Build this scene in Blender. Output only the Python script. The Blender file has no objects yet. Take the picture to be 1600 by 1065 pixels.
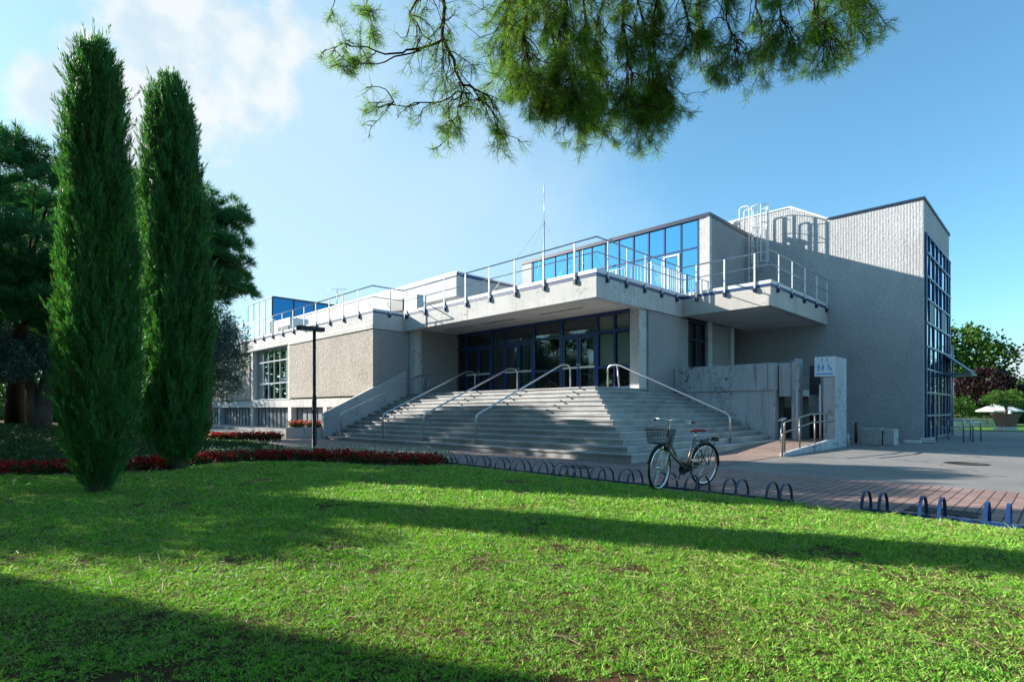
import bpy, bmesh, math, random
import numpy as np
from mathutils import Vector, Matrix

R_ = math.radians
rng = np.random.default_rng(7)
random.seed(7)
scene = bpy.context.scene
col = scene.collection

# ------------------------------------------------------------------ camera
FPX, HY, CAMH, YAW = 858.0, 639.0, 1.31, R_(44.66)      # focal length and horizon in photograph pixels
FW = np.array([-math.cos(YAW), math.sin(YAW), 0.0])
RT = np.array([math.sin(YAW), math.cos(YAW), 0.0])
cam_data = bpy.data.cameras.new("Camera")
cam_data.sensor_width = 36.0
cam_data.lens = 36.0 * FPX / 1600.0
cam_data.shift_y = (HY - 532.5) / 1600.0
cam_data.clip_start = 0.05
cam_data.clip_end = 6000.0
cam = bpy.data.objects.new("Camera", cam_data)
col.objects.link(cam)
cam.location = (0, 0, CAMH)
cam.rotation_euler = (R_(90), 0, math.atan2(FW[1], FW[0]) - R_(90))
scene.camera = cam

# ------------------------------------------------------------------ light
SUN_DIR = Vector((-0.905, -0.425, 0.425)).normalized()    # towards the sun
SUN_EL = math.asin(SUN_DIR.z)
sun_data = bpy.data.lights.new("Sun", 'SUN')
sun_data.energy = 5.0
sun_data.angle = R_(0.53)
sun_data.color = (1.0, 0.93, 0.84)
sun = bpy.data.objects.new("Sun", sun_data)
col.objects.link(sun)
sun.rotation_euler = (-SUN_DIR).to_track_quat('-Z', 'Y').to_euler()
sun.location = (-30, -20, 30)

scene.view_settings.view_transform = 'Standard'
scene.view_settings.look = 'None'
scene.view_settings.gamma = 1.0
scene.view_settings.exposure = 1.2
scene.render.engine = 'CYCLES'
scene.cycles.max_bounces = 6
scene.cycles.transparent_max_bounces = 8
scene.cycles.use_denoising = True


def ray(px, py):
    return FW + RT * ((px - 800) / FPX) + np.array([0, 0, (HY - py) / FPX])


def at(px, py, d):
    v = np.array([0, 0, CAMH]) + ray(px, py) * d
    return (float(v[0]), float(v[1]), float(v[2]))


# ------------------------------------------------------------------ world
SKY_STRENGTH = 0.095
world = bpy.data.worlds.new("World")
scene.world = world
world.use_nodes = True
wt = world.node_tree
wt.nodes.clear()


def wn(t, **kw):
    n = wt.nodes.new(t)
    for k, v in kw.items():
        setattr(n, k, v)
    return n


def wmath(op, a, b=None, clamp=False):
    n = wn('ShaderNodeMath', operation=op, use_clamp=clamp)
    for i, v in enumerate((a, b)):
        if v is None:
            continue
        if isinstance(v, (int, float)):
            n.inputs[i].default_value = v
        else:
            wt.links.new(v, n.inputs[i])
    return n.outputs[0]


sky = wn('ShaderNodeTexSky', sky_type='NISHITA', sun_disc=False)
sky.sun_elevation = SUN_EL
sky.sun_rotation = math.atan2(SUN_DIR.x, SUN_DIR.y)
sky.air_density = 1.0
sky.dust_density = 0.5
sky.ozone_density = 2.2
sky.altitude = 50
tc = wn('ShaderNodeTexCoord')
nz = wn('ShaderNodeTexNoise')
nz.inputs['Scale'].default_value = 7.0
nz.inputs['Detail'].default_value = 9.0
nz.inputs['Roughness'].default_value = 0.62
wt.links.new(tc.outputs['Generated'], nz.inputs['Vector'])
# cloud banks, each a direction, an angular size and a density
BANKS = [(300, 60, .15, 1.0), (255, 110, .11, 1.0), (375, 85, .12, 1.0), (330, 150, .12, .8), (215, 130, .09, 1.0), (150, 110, .07, .9), (85, 148, .065, 1.0),
         (215, 210, .09, .85), (245, 30, .07, .9), (450, 60, .09, .7), (430, 395, .05, .34), (400, 375, .04, .42), (470, 415, .05, .25), (1612, 560, .05, 1.0), (1640, 590, .08, 1.0), (1590, 600, .05, .7)]
VEILS = [(420, 260, .60, 1.0), (300, 380, .50, 1.0), (650, 340, .48, .9), (1620, 600, .16, .6)]


def bank_mask(banks):
    acc = None
    for (px, py, r, w) in banks:
        d = ray(px, py)
        d = d / np.linalg.norm(d)
        ds = wn('ShaderNodeVectorMath', operation='DISTANCE')
        wt.links.new(tc.outputs['Generated'], ds.inputs[0])
        ds.inputs[1].default_value = tuple(float(v) for v in d)
        s = wmath('MULTIPLY', wmath('SUBTRACT', 1.0, wmath('DIVIDE', ds.outputs['Value'], r)), w)
        acc = s if acc is None else wmath('MAXIMUM', acc, s)
    return acc


def smooth(v, lo, hi, top):
    m = wn('ShaderNodeMapRange', interpolation_type='SMOOTHSTEP')
    wt.links.new(v, m.inputs['Value'])
    m.inputs['From Min'].default_value = lo
    m.inputs['From Max'].default_value = hi
    m.inputs['To Max'].default_value = top
    return m


nz.inputs['Scale'].default_value = 9.0
mr = smooth(wmath('ADD', bank_mask(BANKS), wmath('MULTIPLY', wmath('SUBTRACT', nz.outputs['Fac'], 0.5), 1.9)), 0.14, 0.56, 0.9)
nz2 = wn('ShaderNodeTexNoise')
nz2.inputs['Scale'].default_value = 3.5
nz2.inputs['Detail'].default_value = 5.0
wt.links.new(tc.outputs['Generated'], nz2.inputs['Vector'])
mv = smooth(wmath('ADD', bank_mask(VEILS), wmath('MULTIPLY', wmath('SUBTRACT', nz2.outputs['Fac'], 0.5), .8)), 0.0, 0.85, 0.68)
# thin veil of bright haze round the sun's side of the sky
sd = Vector((SUN_DIR.x, SUN_DIR.y, 0.18)).normalized()
dp = wn('ShaderNodeVectorMath', operation='DOT_PRODUCT')
wt.links.new(tc.outputs['Generated'], dp.inputs[0])
dp.inputs[1].default_value = sd
veil = wn('ShaderNodeMapRange', interpolation_type='SMOOTHSTEP')
wt.links.new(dp.outputs['Value'], veil.inputs['Value'])
veil.inputs['From Min'].default_value = -0.25
veil.inputs['From Max'].default_value = 0.85
veil.inputs['To Max'].default_value = 0.22
gam = wn('ShaderNodeGamma')
gam.inputs['Gamma'].default_value = 0.9
wt.links.new(sky.outputs['Color'], gam.inputs['Color'])
tint = wn('ShaderNodeMix', data_type='RGBA', blend_type='MULTIPLY')
tint.inputs['Factor'].default_value = 1.0
wt.links.new(gam.outputs['Color'], tint.inputs['A'])
tint.inputs['B'].default_value = (0.80, 1.28, 1.38, 1)
mix0 = wn('ShaderNodeMix', data_type='RGBA')
wt.links.new(veil.outputs['Result'], mix0.inputs['Factor'])
wt.links.new(tint.outputs['Result'], mix0.inputs['A'])
mix0.inputs['B'].default_value = (2.4, 3.8, 4.6, 1)
mix1 = wn('ShaderNodeMix', data_type='RGBA')
mixv = wn('ShaderNodeMix', data_type='RGBA')
wt.links.new(mv.outputs['Result'], mixv.inputs['Factor'])
wt.links.new(mix0.outputs['Result'], mixv.inputs['A'])
mixv.inputs['B'].default_value = (3.2, 4.1, 4.55, 1)
wt.links.new(mr.outputs['Result'], mix1.inputs['Factor'])
wt.links.new(mixv.outputs['Result'], mix1.inputs['A'])
shade = wn('ShaderNodeMix', data_type='RGBA')
nz3 = wn('ShaderNodeTexNoise')
nz3.inputs['Scale'].default_value = 16.0
nz3.inputs['Detail'].default_value = 7.0
wt.links.new(tc.outputs['Generated'], nz3.inputs['Vector'])
ms = smooth(nz3.outputs['Fac'], 0.36, 0.62, 1.0)
wt.links.new(ms.outputs['Result'], shade.inputs['Factor'])
shade.inputs['A'].default_value = (3.2, 3.85, 4.3, 1)
shade.inputs['B'].default_value = (4.3, 4.5, 4.6, 1)
wt.links.new(shade.outputs['Result'], mix1.inputs['B'])
bg = wn('ShaderNodeBackground')
bg.inputs['Strength'].default_value = SKY_STRENGTH
wt.links.new(mix1.outputs['Result'], bg.inputs['Color'])
wo = wn('ShaderNodeOutputWorld')
wt.links.new(bg.outputs[0], wo.inputs['Surface'])

# ------------------------------------------------------------------ object helpers
G = 0.10            # ground level


class MB:
    def __init__(self):
        self.v, self.f, self.smooth = [], [], []

    def add(self, vs, fs, smooth=False):
        o = len(self.v)
        self.v.extend([tuple(map(float, p)) for p in vs])
        self.f.extend([tuple(i + o for i in f) for f in fs])
        self.smooth.extend([smooth] * len(fs))
        return self

    def box(self, x0, x1, y0, y1, z0, z1):
        x0, x1 = min(x0, x1), max(x0, x1)
        y0, y1 = min(y0, y1), max(y0, y1)
        z0, z1 = min(z0, z1), max(z0, z1)
        v = [(x0, y0, z0), (x1, y0, z0), (x1, y1, z0), (x0, y1, z0), (x0, y0, z1), (x1, y0, z1), (x1, y1, z1), (x0, y1, z1)]
        return self.add(v, [(0, 3, 2, 1), (4, 5, 6, 7), (0, 1, 5, 4), (1, 2, 6, 5), (2, 3, 7, 6), (3, 0, 4, 7)])

    def prism(self, poly, vec):
        """closed polygon (list of 3d points) extruded by vec"""
        n = len(poly)
        p = [Vector(q) for q in poly]
        q = [a + Vector(vec) for a in p]
        nrm = Vector((0, 0, 0))
        for i in range(n):
            a, b = p[i], p[(i + 1) % n]
            nrm += a.cross(b)
        flip = nrm.dot(Vector(vec)) > 0
        fs = [tuple(range(n)), tuple(range(2 * n - 1, n - 1, -1))]
        if flip:
            fs = [tuple(range(n - 1, -1, -1)), tuple(range(n, 2 * n))]
        for i in range(n):
            j = (i + 1) % n
            fs.append((i, j, n + j, n + i) if flip else (j, i, n + i, n + j))
        return self.add(list(p) + list(q), fs)

    def tube(self, pts, r, seg=8, closed=False, cap=True):
        pts = [Vector(p) for p in pts]
        n = len(pts)
        rs = r if isinstance(r, (list, tuple)) else [r] * n
        rings = []
        prev = None
        for i, p in enumerate(pts):
            if closed:
                t = (pts[(i + 1) % n] - pts[i - 1])
            else:
                t = pts[min(i + 1, n - 1)] - pts[max(i - 1, 0)]
            if t.length < 1e-9:
                t = Vector((0, 0, 1))
            t.normalize()
            if prev is None:
                a = Vector((0, 0, 1)) if abs(t.z) < .9 else Vector((1, 0, 0))
                u = t.cross(a).normalized()
            else:
                u = (prev - t * prev.dot(t))
                if u.length < 1e-6:
                    u = t.orthogonal()
                u.normalize()
            prev = u
            w = t.cross(u)
            rings.append([p + (u * math.cos(k * 2 * math.pi / seg) + w * math.sin(k * 2 * math.pi / seg)) * rs[i] for k in range(seg)])
        vs = [q for ring in rings for q in ring]
        fs = []
        m = n if closed else n - 1
        for i in range(m):
            a, b = i * seg, ((i + 1) % n) * seg
            for k in range(seg):
                k2 = (k + 1) % seg
                fs.append((a + k, a + k2, b + k2, b + k))
        if cap and not closed:
            fs.append(tuple(range(seg - 1, -1, -1)))
            fs.append(tuple((n - 1) * seg + k for k in range(seg)))
        return self.add(vs, fs, True)

    def lathe(self, c, prof, seg=20):
        """profile of (r, z) turned about the vertical axis through c"""
        vs, fs = [], []
        for (r, z) in prof:
            for k in range(seg):
                a = 2 * math.pi * k / seg
                vs.append((c[0] + r * math.cos(a), c[1] + r * math.sin(a), c[2] + z))
        for i in range(len(prof) - 1):
            for k in range(seg):
                k2 = (k + 1) % seg
                fs.append((i * seg + k, i * seg + k2, (i + 1) * seg + k2, (i + 1) * seg + k))
        fs.append(tuple(range(seg - 1, -1, -1)))
        fs.append(tuple((len(prof) - 1) * seg + k for k in range(seg)))
        return self.add(vs, fs, True)

    def build(self, name, mat, parent=None, bevel=0.0, M=None):
        me = bpy.data.meshes.new(name)
        off = root_loc(parent)
        vs = self.v
        if M is not None:
            vs = [tuple(M @ Vector(p)) for p in vs]
        vs = [(p[0] - off[0], p[1] - off[1], p[2] - off[2]) for p in vs]
        me.from_pydata(vs, [], self.f)
        me.polygons.foreach_set('use_smooth', self.smooth)
        me.materials.append(mat)
        me.update()
        o = bpy.data.objects.new(name, me)
        col.objects.link(o)
        if parent is not None:
            o.parent = parent
        if bevel:
            b = o.modifiers.new('bevel', 'BEVEL')
            b.width = bevel
            b.segments = 2
            b.limit_method = 'ANGLE'
        return o


def root_loc(o):
    p = (0.0, 0.0, 0.0)
    while o is not None:
        p = (p[0] + o.location[0], p[1] + o.location[1], p[2] + o.location[2])
        o = o.parent
    return p


def tag(o, label=None, cat=None, group=None, kind=None):
    for k, v in (('label', label), ('category', cat), ('group', group), ('kind', kind)):
        if v:
            o[k] = v
    return o


def thing(name, loc, label, cat, group=None):
    o = bpy.data.objects.new(name, None)
    o.location = loc
    o.empty_display_size = 0.2
    col.objects.link(o)
    return tag(o, label, cat, group)


def mesh_np(name, v, f, mat, parent=None, smooth=False):
    """big foliage meshes straight from arrays: v (n,3), f (m,k)"""
    me = bpy.data.meshes.new(name)
    off = np.array(root_loc(parent))
    v = np.asarray(v, dtype=np.float32) - off.astype(np.float32)
    f = np.asarray(f, dtype=np.int32)
    k = f.shape[1]
    me.vertices.add(len(v))
    me.vertices.foreach_set('co', v.ravel())
    me.loops.add(f.size)
    me.loops.foreach_set('vertex_index', f.ravel())
    me.polygons.add(len(f))
    me.polygons.foreach_set('loop_start', np.arange(0, f.size, k, dtype=np.int32))
    me.polygons.foreach_set('loop_total', np.full(len(f), k, dtype=np.int32))
    if smooth:
        me.polygons.foreach_set('use_smooth', np.ones(len(f), dtype=bool))
    me.update(calc_edges=True)
    me.materials.append(mat)
    o = bpy.data.objects.new(name, me)
    col.objects.link(o)
    if parent is not None:
        o.parent = parent
    return o


def unit(a):
    return a / np.maximum(np.linalg.norm(a, axis=-1, keepdims=True), 1e-9)


def rand_dirs(n):
    return unit(rng.normal(size=(n, 3)))


def leaves(base, d, length, width, flat=None):
    """diamond leaves: base (n,3), direction (n,3) -> verts, quads"""
    n = len(base)
    d = unit(d)
    s = np.cross(d, rand_dirs(n) if flat is None else flat)
    s = unit(s)
    length = np.broadcast_to(length, (n,))[:, None]
    width = np.broadcast_to(width, (n,))[:, None]
    mid = base + d * length * .45
    v = np.stack([base, mid + s * width * .5, base + d * length, mid - s * width * .5], 1).reshape(-1, 3)
    f = np.arange(4 * n, dtype=np.int32).reshape(n, 4)
    return v, f


# ------------------------------------------------------------------ materials
class NT:
    def __init__(self, name):
        self.m = bpy.data.materials.new(name)
        self.m.use_nodes = True
        self.t = self.m.node_tree
        self.t.nodes.clear()
        self.out = self.n('ShaderNodeOutputMaterial')
        self.geo = self.n('ShaderNodeNewGeometry')
        self.pos = self.geo.outputs['Position']

    def n(self, t, **kw):
        x = self.t.nodes.new(t)
        for k, v in kw.items():
            setattr(x, k, v)
        return x

    def link(self, a, b):
        self.t.links.new(a, b)

    def math(self, op, a, b=None, clamp=False):
        n = self.n('ShaderNodeMath', operation=op, use_clamp=clamp)
        for i, v in enumerate((a, b)):
            if v is None:
                continue
            if isinstance(v, (int, float)):
                n.inputs[i].default_value = v
            else:
                self.link(v, n.inputs[i])
        return n.outputs[0]

    def noise(self, scale, detail=5, rough=.6, vec=None, stretch=None):
        n = self.n('ShaderNodeTexNoise')
        n.inputs['Scale'].default_value = scale
        n.inputs['Detail'].default_value = detail
        n.inputs['Roughness'].default_value = rough
        v = self.pos if vec is None else vec
        if stretch:
            mp = self.n('ShaderNodeMapping')
            mp.inputs['Scale'].default_value = stretch
            self.link(v, mp.inputs['Vector'])
            v = mp.outputs['Vector']
        self.link(v, n.inputs['Vector'])
        return n.outputs['Fac']

    def ramp(self, fac, stops):
        r = self.n('ShaderNodeValToRGB')
        e = r.color_ramp.elements
        while len(e) < len(stops):
            e.new(0.5)
        for i, (p, c) in enumerate(stops):
            e[i].position = p
            e[i].color = (c[0], c[1], c[2], 1) if hasattr(c, '__len__') else (c, c, c, 1)
        self.link(fac, r.inputs['Fac'])
        return r.outputs['Color']

    def mix(self, fac, a, b, blend='MIX'):
        m = self.n('ShaderNodeMix', data_type='RGBA', blend_type=blend)
        for key, v in (('Factor', fac), ('A', a), ('B', b)):
            if isinstance(v, (int, float)) and key == 'Factor':
                m.inputs[key].default_value = v
            elif isinstance(v, (tuple, list)):
                m.inputs[key].default_value = (v[0], v[1], v[2], 1)
            elif isinstance(v, (int, float)):
                m.inputs[key].default_value = (v, v, v, 1)
            else:
                self.link(v, m.inputs[key])
        return m.outputs['Result']

    def xyz(self):
        s = self.n('ShaderNodeSeparateXYZ')
        self.link(self.pos, s.inputs[0])
        return s.outputs

    def bump(self, h, strength=.5, dist=.01, prev=None):
        b = self.n('ShaderNodeBump')
        b.inputs['Strength'].default_value = strength
        b.inputs['Distance'].default_value = dist
        self.link(h, b.inputs['Height'])
        if prev is not None:
            self.link(prev, b.inputs['Normal'])
        return b.outputs['Normal']

    def finish(self, color, rough=.7, metal=0.0, normal=None, spec=.4, coat=0.0):
        p = self.n('ShaderNodeBsdfPrincipled')
        for key, v in (('Base Color', color), ('Roughness', rough), ('Metallic', metal)):
            if isinstance(v, (tuple, list)):
                p.inputs[key].default_value = (v[0], v[1], v[2], 1)
            elif isinstance(v, (int, float)):
                p.inputs[key].default_value = v
            else:
                self.link(v, p.inputs[key])
        p.inputs['Specular IOR Level'].default_value = spec
        p.inputs['Coat Weight'].default_value = coat
        if normal is not None:
            self.link(normal, p.inputs['Normal'])
        self.link(p.outputs[0], self.out.inputs['Surface'])
        return self.m


def m_plain(name, c, rough=.5, metal=0.0, var=.12, scale=6.0, spec=.4, coat=0.0):
    t = NT(name)
    f = t.noise(scale, 6, .65)
    lo = tuple(v * (1 - var) for v in c)
    hi = tuple(min(1, v * (1 + var)) for v in c)
    return t.finish(t.ramp(f, [(.3, lo), (.7, hi)]), rough, metal, spec=spec, coat=coat)


def m_concrete(name, c, stain=.35, boards=True, bumpd=.006, joints=0.0):
    t = NT(name)
    x, y, z = t.xyz()
    big = t.noise(.7, 6, .6)
    fine = t.noise(38, 4, .7)
    colr = t.ramp(big, [(.28, tuple(v * .82 for v in c)), (.72, tuple(min(1, v * 1.1) for v in c))])
    colr = t.mix(.35, colr, t.ramp(fine, [(.3, .55), (.7, 1.0)]), 'MULTIPLY')
    # run-off streaks: narrow, long in height
    st = t.noise(1.0, 7, .7, stretch=(5.5, 5.5, .45))
    colr = t.mix(t.math('MULTIPLY', t.ramp(st, [(.52, 0.0), (.74, 1.0)]), stain), colr, tuple(v * .33 for v in c))
    # dark patches of lichen
    pt = t.noise(6.5, 9, .75)
    pm = t.noise(.9, 3, .5)
    pf = t.math('MULTIPLY', t.ramp(pt, [(.52, 0.0), (.63, 1.0)]), t.ramp(pm, [(.46, 0.0), (.60, 1.0)]))
    colr = t.mix(t.math('MULTIPLY', pf, min(1.0, stain * 1.3)), colr, (.035, .04, .045))
    jx = t.math('FRACT', t.math('MULTIPLY', t.math('ADD', x, y), .37))
    colr = t.mix(joints, colr, t.ramp(jx, [(0.0, .2), (.006, .2), (.009, 1.0)]), 'MULTIPLY')
    nrm = None
    if boards:
        w = t.math('FRACT', t.math('MULTIPLY', z, 9.0))
        edge = t.ramp(w, [(0.0, 0.0), (.06, 1.0), (.94, 1.0), (1.0, 0.0)])
        colr = t.mix(.16, colr, edge, 'MULTIPLY')
        nrm = t.bump(edge, .35, bumpd)
    nrm = t.bump(fine, .5, bumpd * .6, nrm)
    return t.finish(colr, .86, 0, nrm, spec=.25)


def m_ribbed(name, c, pitch=.105, depth=.03, broken=.9, agg=0.6, ribw=.75):
    """split-rib concrete: vertical ribs with a hammered, broken face"""
    t = NT(name)
    x, y, z = t.xyz()
    s = t.math('ADD', x, y)
    tri = t.math('PINGPONG', s, pitch * .5)
    rib = t.math('DIVIDE', tri, pitch * .5)
    rib = t.ramp(rib, [(.12, 0.0), (.45, .85), (1.0, 1.0)])
    chip = t.noise(9, 7, .75, stretch=(1, 1, .8))
    chip2 = t.noise(30, 4, .65, stretch=(1, 1, .7))
    rib = t.mix(1 - ribw, rib, 1.0)
    h = t.math('MULTIPLY', rib, t.math('ADD', t.math('MULTIPLY', t.ramp(chip, [(.36, 0.0), (.62, 1.0)]), broken), 1.1 - broken))
    big = t.noise(.5, 5, .6)
    colr = t.ramp(big, [(.25, tuple(v * .86 for v in c)), (.75, tuple(v * 1.1 for v in c))])
    colr = t.mix(agg, colr, t.ramp(chip2, [(.34, .42), (.62, 1.2)]), 'MULTIPLY')
    st = t.noise(1.0, 6, .65, stretch=(3.0, 3.0, .3))
    colr = t.mix(t.math('MULTIPLY', t.ramp(st, [(.55, 0.0), (.8, 1.0)]), .3), colr, tuple(v * .5 for v in c))
    n1 = t.bump(h, 1.0, depth)
    n2 = t.bump(chip2, .6, .008, n1)
    return t.finish(colr, .9, 0, n2, spec=.2)


def m_leaf(name, dark, light, transl=.35, clump=1.6, rough=.55, dead=None):
    t = NT(name)
    rnd = t.geo.outputs['Random Per Island']
    c1 = t.ramp(rnd, [(0.0, dark), (1.0, light)] if dead is None else [(0.0, dark), (.90, light), (.93, dead), (1.0, dead)])
    big = t.noise(clump, 3, .6)
    c2 = t.mix(.6, c1, t.ramp(big, [(.3, .5), (.7, 1.25)]), 'MULTIPLY')
    p = t.n('ShaderNodeBsdfPrincipled')
    t.link(c2, p.inputs['Base Color'])
    p.inputs['Roughness'].default_value = rough
    p.inputs['Specular IOR Level'].default_value = .3
    tr = t.n('ShaderNodeBsdfTranslucent')
    c3 = t.mix(1.0, c2, (1.25, 1.5, .55), 'MULTIPLY')
    t.link(c3, tr.inputs['Color'])
    mx = t.n('ShaderNodeMixShader')
    mx.inputs[0].default_value = transl
    t.link(p.outputs[0], mx.inputs[1])
    t.link(tr.outputs[0], mx.inputs[2])
    t.link(mx.outputs[0], t.out.inputs['Surface'])
    return t.m


def m_bark(name, c):
    t = NT(name)
    f = t.noise(6, 8, .7, stretch=(3, 3, .6))
    g = t.noise(30, 4, .6)
    cr = t.ramp(f, [(.3, tuple(v * .45 for v in c)), (.7, tuple(v * 1.3 for v in c))])
    return t.finish(cr, .9, 0, t.bump(g, .5, .01, t.bump(f, 1.0, .04)), spec=.15)


def m_mirror_glass(name, tintc, rough=.02, wav=.0015):
    t = NT(name)
    f = t.noise(1.1, 2, .5)
    return t.finish(tintc, rough, 1.0, t.bump(f, .25, wav * 10), spec=.5)


def m_window(name, tintc, refl=.16):
    t = NT(name)
    tr = t.n('ShaderNodeBsdfTransparent')
    tr.inputs['Color'].default_value = (*tintc, 1)
    gl = t.n('ShaderNodeBsdfGlossy')
    gl.inputs['Roughness'].default_value = .015
    gl.inputs['Color'].default_value = (.9, .95, 1, 1)
    fr = t.n('ShaderNodeFresnel')
    fr.inputs['IOR'].default_value = 1.5
    fac = t.math('ADD', fr.outputs[0], refl * .35, True)
    mx = t.n('ShaderNodeMixShader')
    t.link(fac, mx.inputs[0])
    t.link(tr.outputs[0], mx.inputs[1])
    t.link(gl.outputs[0], mx.inputs[2])
    t.link(mx.outputs[0], t.out.inputs['Surface'])
    return t.m


def m_asphalt():
    t = NT('asphalt')
    a = t.noise(.35, 5, .6)
    b = t.noise(120, 3, .8)
    c = t.ramp(a, [(.3, (.21, .195, .18)), (.7, (.30, .28, .26))])
    c = t.mix(.6, c, t.ramp(b, [(.35, .45), (.7, 1.3)]), 'MULTIPLY')
    sp = t.noise(1.7, 7, .75)
    c = t.mix(t.math('MULTIPLY', t.ramp(sp, [(.56, 0.0), (.72, 1.0)]), .4), c, (.09, .09, .09))
    vo = t.n('ShaderNodeTexVoronoi', feature='DISTANCE_TO_EDGE')
    vo.inputs['Scale'].default_value = .22
    wob = t.n('ShaderNodeVectorMath', operation='ADD')
    nv = t.n('ShaderNodeTexNoise')
    nv.inputs['Scale'].default_value = 1.3
    nv.inputs['Detail'].default_value = 6
    t.link(t.pos, nv.inputs['Vector'])
    t.link(t.pos, wob.inputs[0])
    t.link(nv.outputs['Color'], wob.inputs[1])
    t.link(wob.outputs[0], vo.inputs['Vector'])
    c = t.mix(.55, c, t.ramp(vo.outputs['Distance'], [(0.0, .25), (.004, .35), (.008, 1.0)]), 'MULTIPLY')
    return t.finish(c, .85, 0, t.bump(b, .6, .004), spec=.3)


def m_pavers(name, c1, c2, mortar, bw, rh, along_y=True):
    t = NT(name)
    x, y, z = t.xyz()
    cmb = t.n('ShaderNodeCombineXYZ')
    if along_y:
        t.link(y, cmb.inputs[0]); t.link(x, cmb.inputs[1])
    else:
        t.link(x, cmb.inputs[0]); t.link(y, cmb.inputs[1])
    br = t.n('ShaderNodeTexBrick')
    br.offset = 0.5
    br.inputs['Scale'].default_value = 1.0
    br.inputs['Brick Width'].default_value = bw
    br.inputs['Row Height'].default_value = rh
    br.inputs['Mortar Size'].default_value = .009
    br.inputs['Mortar Smooth'].default_value = .2
    br.inputs['Bias'].default_value = 0
    br.inputs['Color1'].default_value = (*c1, 1)
    br.inputs['Color2'].default_value = (*c2, 1)
    br.inputs['Mortar'].default_value = (*mortar, 1)
    t.link(cmb.outputs[0], br.inputs['Vector'])
    big = t.noise(.8, 6, .65)
    fine = t.noise(70, 3, .7)
    c = t.mix(.55, br.outputs['Color'], t.ramp(big, [(.3, .6), (.7, 1.15)]), 'MULTIPLY')
    c = t.mix(.4, c, t.ramp(fine, [(.3, .6), (.7, 1.15)]), 'MULTIPLY')
    inv = t.math('SUBTRACT', 1.0, br.outputs['Fac'])
    return t.finish(c, .8, 0, t.bump(fine, .3, .003, t.bump(inv, .6, .006)), spec=.3)


def m_granite():
    t = NT('granite')
    a = t.noise(150, 2, .7)
    b = t.noise(1.2, 5, .6)
    c = t.ramp(a, [(.33, (.14, .145, .15)), (.5, (.40, .40, .395)), (.68, (.66, .65, .63))])
    c = t.mix(.8, c, t.ramp(b, [(.3, .55), (.7, 1.15)]), 'MULTIPLY')
    w = t.noise(5, 8, .75)
    c = t.mix(t.math('MULTIPLY', t.ramp(w, [(.55, 0.0), (.68, 1.0)]), .35), c, (.10, .10, .10))
    x, y, z = t.xyz()
    j = t.math('FRACT', t.math('MULTIPLY', t.math('ADD', x, y), .55))
    c = t.mix(.5, c, t.ramp(j, [(0.0, .3), (.008, 1.0)]), 'MULTIPLY')
    return t.finish(c, .6, 0, t.bump(a, .15, .002), spec=.4)


def m_lawn():
    t = NT('lawn_soil')
    a = t.noise(2.6, 7, .7)
    b = t.noise(36, 5, .75)
    c = t.ramp(a, [(.30, (.035, .050, .016)), (.52, (.085, .060, .028)), (.72, (.17, .075, .042))])
    c = t.mix(.7, c, t.ramp(b, [(.3, .35), (.7, 1.4)]), 'MULTIPLY')
    return t.finish(c, .95, 0, t.bump(b, .8, .03), spec=.1)


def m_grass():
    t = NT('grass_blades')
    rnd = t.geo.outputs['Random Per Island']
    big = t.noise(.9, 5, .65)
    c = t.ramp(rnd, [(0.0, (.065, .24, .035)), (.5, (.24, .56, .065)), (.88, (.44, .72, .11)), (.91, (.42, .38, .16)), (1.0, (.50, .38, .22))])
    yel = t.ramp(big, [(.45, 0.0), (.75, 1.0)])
    c = t.mix(t.math('MULTIPLY', yel, .55), c, t.mix(1.0, c, (1.5, .95, 1.2), 'MULTIPLY'))
    p = t.n('ShaderNodeBsdfPrincipled')
    t.link(c, p.inputs['Base Color'])
    p.inputs['Roughness'].default_value = .5
    p.inputs['Specular IOR Level'].default_value = .25
    tr = t.n('ShaderNodeBsdfTranslucent')
    t.link(t.mix(1.0, c, (1.05, 1.25, .5), 'MULTIPLY'), tr.inputs['Color'])
    mx = t.n('ShaderNodeMixShader')
    mx.inputs[0].default_value = .28
    t.link(p.outputs[0], mx.inputs[1])
    t.link(tr.outputs[0], mx.inputs[2])
    t.link(mx.outputs[0], t.out.inputs['Surface'])
    return t.m


def m_corrugated():
    t = NT('corrugated_metal')
    x, y, z = t.xyz()
    r = t.math('PINGPONG', x, .045)
    r = t.math('DIVIDE', r, .045)
    n = t.noise(.9, 5, .7, stretch=(2.5, 1, .8))
    c = t.ramp(n, [(.3, (.17, .20, .25)), (.7, (.42, .45, .5))])
    c = t.mix(.6, c, t.ramp(r, [(0.0, .35), (.5, 1.1)]), 'MULTIPLY')
    return t.finish(c, .45, .3, t.bump(r, .8, .03), spec=.5)


def m_soffit():
    t = NT('soffit_plaster')
    a = t.noise(.6, 5, .6)
    c = t.ramp(a, [(.3, (.58, .54, .50)), (.7, (.70, .655, .61))])
    # green blotches along the edges near the outer corner
    x, y, z = t.xyz()
    dx = t.math('MULTIPLY', t.math('ADD', x, 12.0), .45)
    d1 = t.math('ABSOLUTE', t.math('SUBTRACT', y, 14.62))
    e1 = t.math('MULTIPLY', t.math('LESS_THAN', d1, .26), t.math('LESS_THAN', t.math('ABSOLUTE', dx), .85))
    d2 = t.math('ABSOLUTE', t.math('ADD', x, 10.9))
    e2 = t.math('MULTIPLY', t.math('LESS_THAN', d2, .2), t.math('LESS_THAN', t.math('ABSOLUTE', t.math('SUBTRACT', y, 15.8)), 1.0))
    nn = t.ramp(t.noise(7, 6, .8), [(.45, 0.0), (.6, .8)])
    f = t.math('MULTIPLY', t.math('MAXIMUM', e1, e2), nn)
    c = t.mix(f, c, (.16, .40, .06))
    return t.finish(c, .9, spec=.2)


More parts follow.
